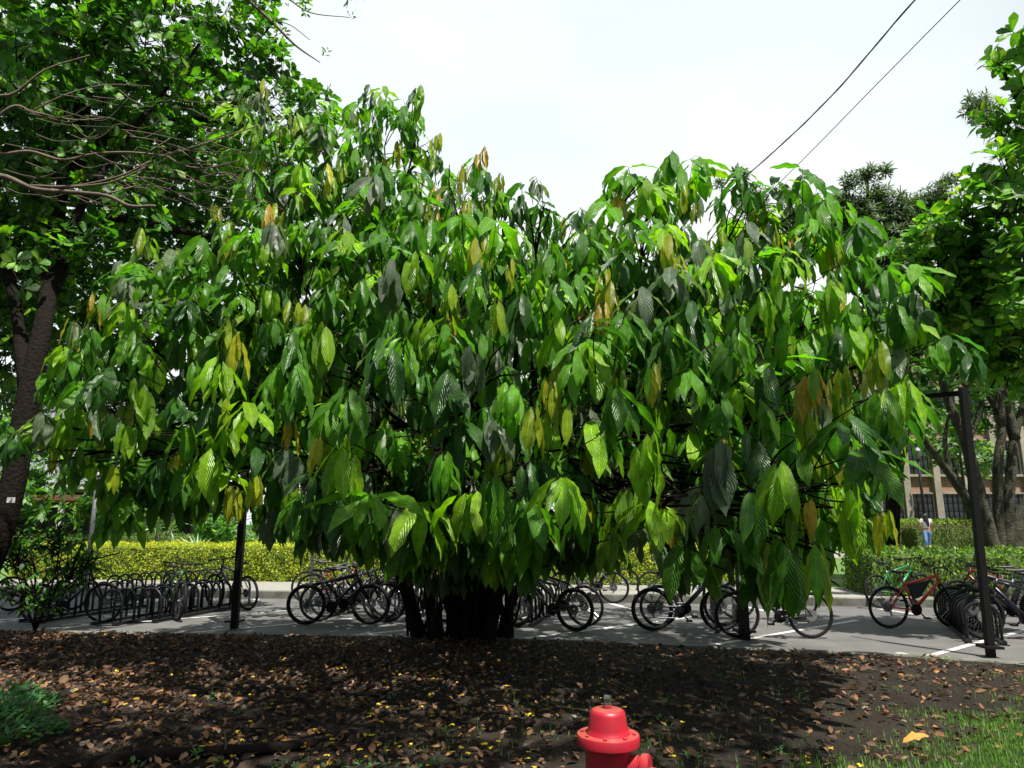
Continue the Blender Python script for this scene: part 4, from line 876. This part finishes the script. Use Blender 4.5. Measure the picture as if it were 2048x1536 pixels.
far_tree('light green tree in front of the pavilion wall at the back left', at(200, 950, 30).x, 30.5, 4.6, 1.9, 1, PL)
far_tree('tall dark tree beyond the hedge behind the left branches', at(330, 900, 32).x, 33, 8, 3.2, 2)
far_tree('round dark bush below the left branches beyond the hedge', at(440, 1040, 27).x, 27.5, 2.3, 1.2, 3, name='background_shrub')
far_tree('dark tree beyond the hedge above the grey pole', at(600, 900, 31).x, 31.5, 7.5, 3.2, 4)
far_tree('yellowish bush behind the hedge near the grey pole', at(545, 1050, 25).x, 25, 2.0, 1.1, 5, PL, name='background_shrub')
far_tree('bush behind the hedge left of the dark trunk', at(720, 1050, 26).x, 26, 2.6, 1.3, 6, name='background_shrub')
far_tree('dark tree directly behind the dark trunk beyond the hedge', at(850, 900, 33).x, 33, 8, 3.6, 7)
far_tree('dark tree right of the dark trunk beyond the hedge', at(1080, 900, 32).x, 32, 7.5, 3.4, 8)
far_tree('bush behind the hedge right of the dark trunk', at(1230, 1060, 25).x, 25.5, 2.2, 1.3, 9, name='background_shrub')
far_tree('dark tree behind the yellow green hanging leaves beyond the hedge', at(1350, 900, 33).x, 33, 8, 3.5, 10)
far_tree('dark tree left of the brick building', at(1600, 900, 34).x, 34, 8.5, 3.4, 11)
far_tree('tree with pale leaves close against the brick building', at(1960, 830, 33).x, 34.8, 7.5, 1.9, 12, PL, low=.5)
far_tree('dark tree behind the left trunk beyond the pavilion lawn', at(20, 900, 28).x, 27, 6.5, 2.4, 13)
far_tree('broad dark tree far behind the middle of the crown', at(960, 850, 38).x, 38.5, 11, 4.6, 21)
far_tree('broad dark tree far behind the right half of the crown', at(1250, 850, 38).x, 39, 11, 4.6, 22)
far_tree('broad dark tree far behind the left half of the crown', at(500, 850, 38).x, 40, 11, 4.6, 23)
far_tree('dark tree far behind the bent limbs left of the brick building', at(1480, 850, 38).x, 38, 11, 4.2, 24)
# fan palm and cane stems
M['palm'] = leafmat('palm_leaf', .4, .3, 1, 0)
def fan_palm():
    b = Vector((at(400, 1090, 22.5).x, 22.5, .2)); t = thing('fan_palm', 'low fan palm with pale spiky fronds just behind the hedge', 'palm', b)
    P=[];D=[];N=[];Ln=[]
    st = MB()
    for k in range(9):
        az = R(-60+random.uniform(-15, 15)+k*38); el = R(random.uniform(25, 65)); d = np.array([math.cos(az)*math.cos(el), math.sin(az)*math.cos(el), math.sin(el)]); hub = d*.75
        st.tube([(0,0,.2), tuple(hub)], .012, 5)
        a1 = norm(np.cross(d, [0,0,1.])); a2 = np.cross(a1, d)
        for q in range(15):
            f = R(-75+q*150/14); dd = d*math.cos(f)+a1*math.sin(f); P.append(hub); D.append(dd-np.array([0,0,.12])); N.append(a2); Ln.append(.75)
    n = len(P); put('fronds', leaf_mesh('fronds', np.array(P), np.array(D), np.array(N), np.array(Ln), np.full(n, .055), rng.uniform(.2, .8, n), pal(n, [(.12,.22,.08),(.2,.3,.13)], [.5,.5]), M['palm'], 'lance', 4, 2, .3), t)
    st.build('stalks', M['bark_grey'], t)
fan_palm()
for px, d_, lab in ((318, 23.5, 'clump of pale upright stems behind the hedge left of the fan palm'), (555, 23, 'clump of pale forking stems behind the hedge near the grey pole')):
    b = Vector((at(px, 1090, d_).x, d_, .2)); t = thing('cane_shrub', lab, 'shrub', b); P_ = []; tips = []
    for k in range(8):
        e = b+Vector((random.uniform(-.6, .6), random.uniform(-.3, .3), random.uniform(1.2, 1.9))); P_.append(([b+Vector((random.uniform(-.12, .12), 0, 0)), (b+e)/2+Vector((random.uniform(-.1, .1), 0, 0)), e], .035, .018)); tips.append((np.array(e), .22, 1))
    limbs(t, P_, M['twig_pale'], 'stems', 7)
    rosette_crown(t, tips, M['palm'], cl_den=8, nl=(8, 12), L_=(.25, .45), asp=.1, prof='lance', cols=PL, wts=[.4, .3, .2, .1], nseg=3, twig=False)
# ------------------------------------------------------------------ overhead cables
M['cable'] = newmat('cable_sheath', (.03, .045, .10), .5, noise=20)
def cable(label, pts, r_, twist=0):
    c = bez(pts, 14); mb = MB(); O = c[0]
    c = [p-O for p in c]
    if twist:
        c2 = []
        for i, p in enumerate(c): c2.append(p+Vector((0, 0, twist*math.sin(i*.9))))
        mb.tube(c2, r_, 8); mb.tube([p+Vector((0, .0, -twist*math.sin(i*.9))) for i, p in enumerate(c)], r_*.8, 8)
    else: mb.tube(c, r_, 8)
    o = mb.build('overhead_cable', M['cable'], None, True); o.location = O; tag(o, label, 'cable', 'overhead cables')
cable('thicker twisted overhead cable crossing the sky, left of the thin one', [at(2060, -240, 9), at(1830, 0, 10), at(1660, 195, 12), at(1512, 335, 14.2), at(1330, 490, 18), at(1230, 570, 22)], .013, .006)
cable('thin straight overhead cable at the upper right', [at(2160, -240, 10), at(1920, 0, 11), at(1750, 172, 13), at(1592, 333, 15.5), at(1420, 500, 20), at(1330, 590, 24)], .009)
# ------------------------------------------------------------------ woman walking
M['skin'] = newmat('skin', (.34, .18, .11), .6, noise=10, col2=(.30, .155, .095)); M['shirt'] = newmat('shirt', (.62, .58, .57), .85, noise=9, col2=(.5, .46, .45)); M['jeans'] = newmat('jeans', (.12, .23, .42), .85, noise=14, col2=(.08, .16, .33)); M['hair'] = newmat('hair', (.012, .009, .008), .45, noise=20)
def skin_obj(name, V, E, rad, mat, parent=None, root=0, sub=2):
    me = bpy.data.meshes.new(name); me.from_pydata(V, E, []); me.materials.append(mat)
    o = put(name, me, parent)
    md = o.modifiers.new('Skin', 'SKIN'); md.use_smooth_shade = True
    sv = me.skin_vertices[0].data
    for i, r_ in enumerate(rad):
        rr = r_ if hasattr(r_, '__len__') else (r_, r_); sv[i].radius = rr; sv[i].use_root = (i == root)
    s = o.modifiers.new('Subdivision', 'SUBSURF'); s.levels = sub; s.render_levels = sub; return o
def woman():
    g = at(1858, 1104, 30.2); zb = back_z(30.2)+.006
    V = [(0,0,.90),(0,.0,1.08),(0,.0,1.25),(0,0,1.36),(0,.0,1.44),(0,.02,1.50),(0,.01,1.57),  # pelvis..head 0-6
         (-.09,0,.86),(-.10,-.10,.48),(-.11,.02,.09),(-.11,-.10,.04),                # left leg back/forward 7-10
         (.09,0,.86),(.10,.13,.50),(.10,.24,.10),(.10,.36,.05),                       # right leg 11-14
         (-.17,0,1.34),(-.22,-.03,1.10),(-.20,.12,.92),(-.19,.16,.85),                # left arm 15-18
         (.17,0,1.34),(.23,.06,1.10),(.19,.22,1.0),(.16,.28,.98),                     # right arm 19-22
         (-.175,.19,.80),(-.20,.18,.80),(-.165,.16,.81),(.145,.33,.96),(.16,.335,.95),(.13,.31,.99)]
    E = [(0,1),(1,2),(2,3),(3,4),(4,5),(5,6),(0,7),(7,8),(8,9),(9,10),(0,11),(11,12),(12,13),(13,14),(3,15),(15,16),(16,17),(17,18),(3,19),(19,20),(20,21),(21,22),(18,23),(18,24),(18,25),(22,26),(22,27),(22,28)]
    rad = [(.13,.10),(.11,.085),(.13,.095),(.10,.07),.045,.075,.085,.085,.055,.038,.03,.085,.055,.038,.03,.045,.036,.028,.024,.045,.036,.028,.024,.008,.008,.008,.008,.008,.008]
    o = skin_obj('person', V, E, rad, M['skin']); o.location = (g.x, 30.2, zb); o.rotation_euler.z = R(-12); o.scale = (1, 1, 1)
    tag(o, 'woman with long dark hair, white top and blue jeans walking away on the footpath', 'person')
    skin_obj('jeans', [(0,0,.93),(0,0,.99),(-.09,0,.85),(-.10,-.10,.48),(-.11,.02,.10),(.09,0,.85),(.10,.13,.50),(.10,.23,.13)], [(0,1),(0,2),(2,3),(3,4),(0,5),(5,6),(6,7)], [(.155,.125),(.14,.11),.105,.07,.058,.105,.07,.058], M['jeans'], o)
    skin_obj('shirt', [(0,0,.97),(0,0,1.10),(0,0,1.26),(0,0,1.36),(0,0,1.41),(-.17,0,1.34),(-.215,-.02,1.19),(.17,0,1.34),(.215,.04,1.19)], [(0,1),(1,2),(2,3),(3,4),(3,5),(5,6),(3,7),(7,8)], [(.16,.125),(.14,.11),(.155,.12),(.13,.09),.06,.065,.06,.065,.06], M['shirt'], o, root=2)
    skin_obj('hair', [(0,-.01,1.60),(0,-.05,1.55),(0,-.09,1.42),(.03,-.12,1.22),(.06,-.12,1.05),(-.06,-.08,1.40),(-.09,-.10,1.25)], [(0,1),(1,2),(2,3),(3,4),(1,5),(5,6)], [.095,.105,(.10,.05),(.07,.04),(.03,.02),.045,.02], M['hair'], o)
    sh_ = MB()
    for p in ((-.11,-.04,.0),(.10,.30,.0)): sh_.box((p[0]-.04, p[1]-.13, 0.002), (p[0]+.04, p[1]+.13, .07))
    sh_.build('shoes', M['saddle'], o)
woman()
# ------------------------------------------------------------------ ground litter, grass, roots
def lz(x, y): return np.array([lawn_z(a, b) for a, b in zip(x, y)])
def litter():
    n = 34000
    x = rng.uniform(-9.5, 7.5, n*2); y = rng.uniform(3.2, 12, n*2); lim = np.array([interp(KN, a)-.18 for a in x])
    wgt = np.clip(1.05-.15*(x+3.2), .30, 1.0)*np.clip(.35+.1*(y-3), .3, 1)
    keep = (y < lim) & (rng.random(n*2) < wgt) & (np.abs(x) < y*.85+.6); x = x[keep][:n]; y = y[keep][:n]; n = len(x); print('litter', n)
    z = lz(x, y)+.006+rng.uniform(0, .03, n)
    az = rng.uniform(0, 6.28, n); el = rng.normal(0, .22, n)
    D = np.stack([np.cos(az), np.sin(az), el], 1); N = np.stack([rng.normal(0, .3, n), rng.normal(0, .3, n), np.ones(n)], 1)
    l = rng.uniform(.035, .10, n)*np.where(rng.random(n) < .06, 1.7, 1)
    me = leaf_mesh('fallen_leaves', np.stack([x, y, z], 1), D, N, l, l*rng.uniform(.35, .6, n), rng.normal(.5, .8, n), pal(n, [(.06,.034,.018),(.12,.068,.034),(.22,.11,.045),(.28,.155,.065),(.035,.022,.014),(.32,.16,.03),(.26,.23,.17)], [.27,.24,.18,.08,.17,.03,.03]), M['dry_leaf'], 'ellip', 4, 2, .35, .12)
    tag(put('fallen_leaves', me), 'brown and ochre fallen leaves littering the shaded lawn', 'leaf litter', kind='stuff')
    n = 260; x = rng.normal(-1.2, 1.7, n*3); y = rng.uniform(4.0, 8.6, n*3)**1.0; k = (np.abs(x) < y*.75) & (x < 2.6) & (rng.random(n*3) < np.clip(1.3-(y-4)*.2, .15, 1)); x = x[k][:n]; y = y[k][:n]; n = len(x)
    P=[];D=[];N=[];L_=[]
    for a, b in zip(x, y):
        z = lawn_z(a, b)+.03; ph = rng.uniform(0, 6.28)
        for q in range(5): t_ = ph+q*1.257; P.append((a, b, z)); D.append((math.cos(t_), math.sin(t_), rng.uniform(-.1, .5))); N.append((rng.normal(0, .3), rng.normal(0, .3), 1)); L_.append(rng.uniform(.015, .028))
    L_ = np.array(L_); n = len(P)
    me = leaf_mesh('fallen_flowers', np.array(P), np.array(D), np.array(N), L_, L_*.9, rng.uniform(-.3, .8, n), pal(n, [(.75,.60,.02),(.65,.45,.02)], [.7,.3]), M['petal'], 'ellip', 2, 2, .3)
    tag(put('fallen_flowers', me), 'small yellow fallen flowers scattered on the lawn', 'fallen flowers', kind='stuff')
litter()
def grass():
    def blades(n, xr, yr, dens, hl, cols, wts, name, label, w_=.006):
        x = rng.uniform(*xr, n*3); y = rng.uniform(*yr, n*3)
        q = dens(x, y); k = (rng.random(n*3) < q) & (y < np.array([interp(KN, a)-.16 for a in x])); x = x[k][:n]; y = y[k][:n]; m = len(x); print(name, m)
        az = rng.uniform(0, 6.28, m); D = np.stack([np.cos(az)*.5, np.sin(az)*.5, np.ones(m)], 1); N = np.stack([-np.cos(az), -np.sin(az), np.full(m, .5)], 1)*-1
        l = rng.uniform(*hl, m); me = leaf_mesh(name, np.stack([x, y, lz(x, y)-.005], 1), D, N, l, np.full(m, w_)*rng.uniform(.7, 1.5, m), rng.uniform(.2, 1.3, m), pal(m, cols, wts, .3), M['grass'], 'blade', 3, 1, 0)
        tag(put(name, me), label, 'grass', kind='stuff')
    def d1(x, y): return np.clip(.55+.5*np.sin(x*2.1+y)*np.cos(y*2.7-x)-.35*np.clip(5.9-x*.0-0, 0, 0)+.0, 0, 1)*np.clip((x-1.5-(y-4.3)*.95)*1.1+.08+.5*np.sin(x*3+y*1.7)*np.sin(y*4.1), .02, 1)*np.clip((6.9-y)*.7, 0.07, 1)
    blades(90000, (-1, 7), (3.2, 8.5), d1, (.025, .075), [(.10,.24,.03),(.15,.32,.05),(.22,.38,.08)], [.4,.4,.2], 'grass', 'short green grass on the lower right of the lawn', .009)
    def d2(x, y): return np.clip(np.sin(x*3.1+2*np.sin(y*2))*np.cos(y*3.9+x)-.55, 0, 1)*.9+.01
    blades(9000, (-2, 7), (3.4, 10.5), d2, (.03, .09), [(.05,.13,.03),(.08,.17,.04)], [.5,.5], 'grass_tufts', 'thin grass tufts among the fallen leaves', .006)
    # broad weeds
    P=[];D=[];N=[];L_=[]
    for k in range(60):
        px = rng.uniform(-3.2, 1.6); py = rng.uniform(4.1, 5.2)
        if k > 42: px = rng.uniform(-3, 5); py = rng.uniform(5, 9)
        for q in range(rng.integers(7, 15)):
            az = rng.uniform(0, 6.28); el = rng.uniform(.3, 1.4); P.append((px+rng.normal(0, .03), py+rng.normal(0, .03), lawn_z(px, py)+rng.uniform(0, .05))); D.append((math.cos(az), math.sin(az), el)); N.append((-math.cos(az)*el, -math.sin(az)*el, 1)); L_.append(rng.uniform(.03, .07))
    L_ = np.array(L_); n = len(P)
    tag(put('small_weeds', leaf_mesh('small_weeds', np.array(P), np.array(D), np.array(N), L_, L_*.4, rng.uniform(.2, 1, n), pal(n, [(.06,.17,.05),(.1,.22,.06)], [.6,.4]), M['small_leaf'], 'ellip', 2, 2, .2)), 'small leafy weeds scattered on the bare soil', 'weeds', kind='stuff')
    # ferny ground cover at lower left
    n = 6000; a = rng.uniform(0, 6.28, n); r_ = np.sqrt(rng.random(n))
    x = -4.05+r_*np.cos(a)*.62*(1+.25*np.sin(a*5)); y = 5.2+r_*np.sin(a)*1.3*(1+.2*np.sin(a*4+1)); hh = (.24*(1-r_**2)+.03)*(1+.5*np.sin(x*9)*np.cos(y*7))
    D = np.stack([np.cos(a)*.7+rng.normal(0, .4, n), np.sin(a)*.7+rng.normal(0, .4, n), .5+rng.normal(0, .3, n)], 1); N = np.stack([rng.normal(0, .4, n), rng.normal(-.2, .4, n), np.ones(n)], 1)
    l = rng.uniform(.03, .08, n)
    tag(put('ground_cover', leaf_mesh('ground_cover', np.stack([x, y, lz(x, y)+hh*rng.uniform(.5, 1.1, n)], 1), D, N, l, l*.42, rng.uniform(0, .8, n), pal(n, [(.03,.12,.04),(.05,.17,.04),(.09,.2,.04),(.15,.11,.05)], [.4,.35,.2,.05]), M['small_leaf'], 'ellip', 2, 2, .2)), 'feathery blue green ground cover at the lower left', 'ground cover', kind='stuff')
grass()
# surface roots of the flowering tree, lying in the lawn at the lower left: part of that tree
rt_ = MB(); O = Vector(ft.location)
for pts, r0, r1 in (([(-5.6,4.4,.1),(-4.4,4.55,.13),(-3.4,4.45,.13),(-2.6,4.6,.12),(-1.9,4.35,.10)],.09,.035), ([(-4.2,4.75,.1),(-3.2,4.85,.13),(-2.55,4.62,.12),(-2.1,4.25,.1)],.05,.03), ([(-3.1,4.85,.10),(-2.4,5.1,.14),(-1.75,5.3,.13),(-1.2,5.65,.10)],.06,.03), ([(-.9,4.35,.08),(-.2,4.5,.135),(.1,4.45,.09)],.03,.02)):
    c = bez([Vector(p)-O for p in pts], 6); rt_.tube(c, [q*random.uniform(.85, 1.15) for q in lerp_r(r0, r1, len(c))], 10)
rt_.build('roots', M['bark_dark'], ft, True)
# single large orange leaf on the grass and one upright dry stick
p = gnd(1830, 1472, LZ+.07)
me = leaf_mesh('dry_leaf', np.array([[0, 0, 0.]]), np.array([[-1, -.1, .1]]), np.array([[.1, -.35, 1]]), np.array([.20]), np.array([.075]), np.array([.7]), np.array([[.55, .27, .05]]), M['dry_leaf'], 'ellip', 8, 4, .3, .15)
o = put('dry_leaf', me, None, p+Vector((.1, 0, 0))); tag(o, 'large curled orange leaf lying on the grass at the lower right', 'leaf')
p = gnd(447, 1515, LZ); o = MB().tube([(0,0,-.02), (.01,0,.08), (-.005,0,.17)], [.008,.007,.003], 7).build('stick', M['twig_pale'], None, True); o.location = p; tag(o, 'short pale stick standing upright in the lawn at the lower left', 'stick')
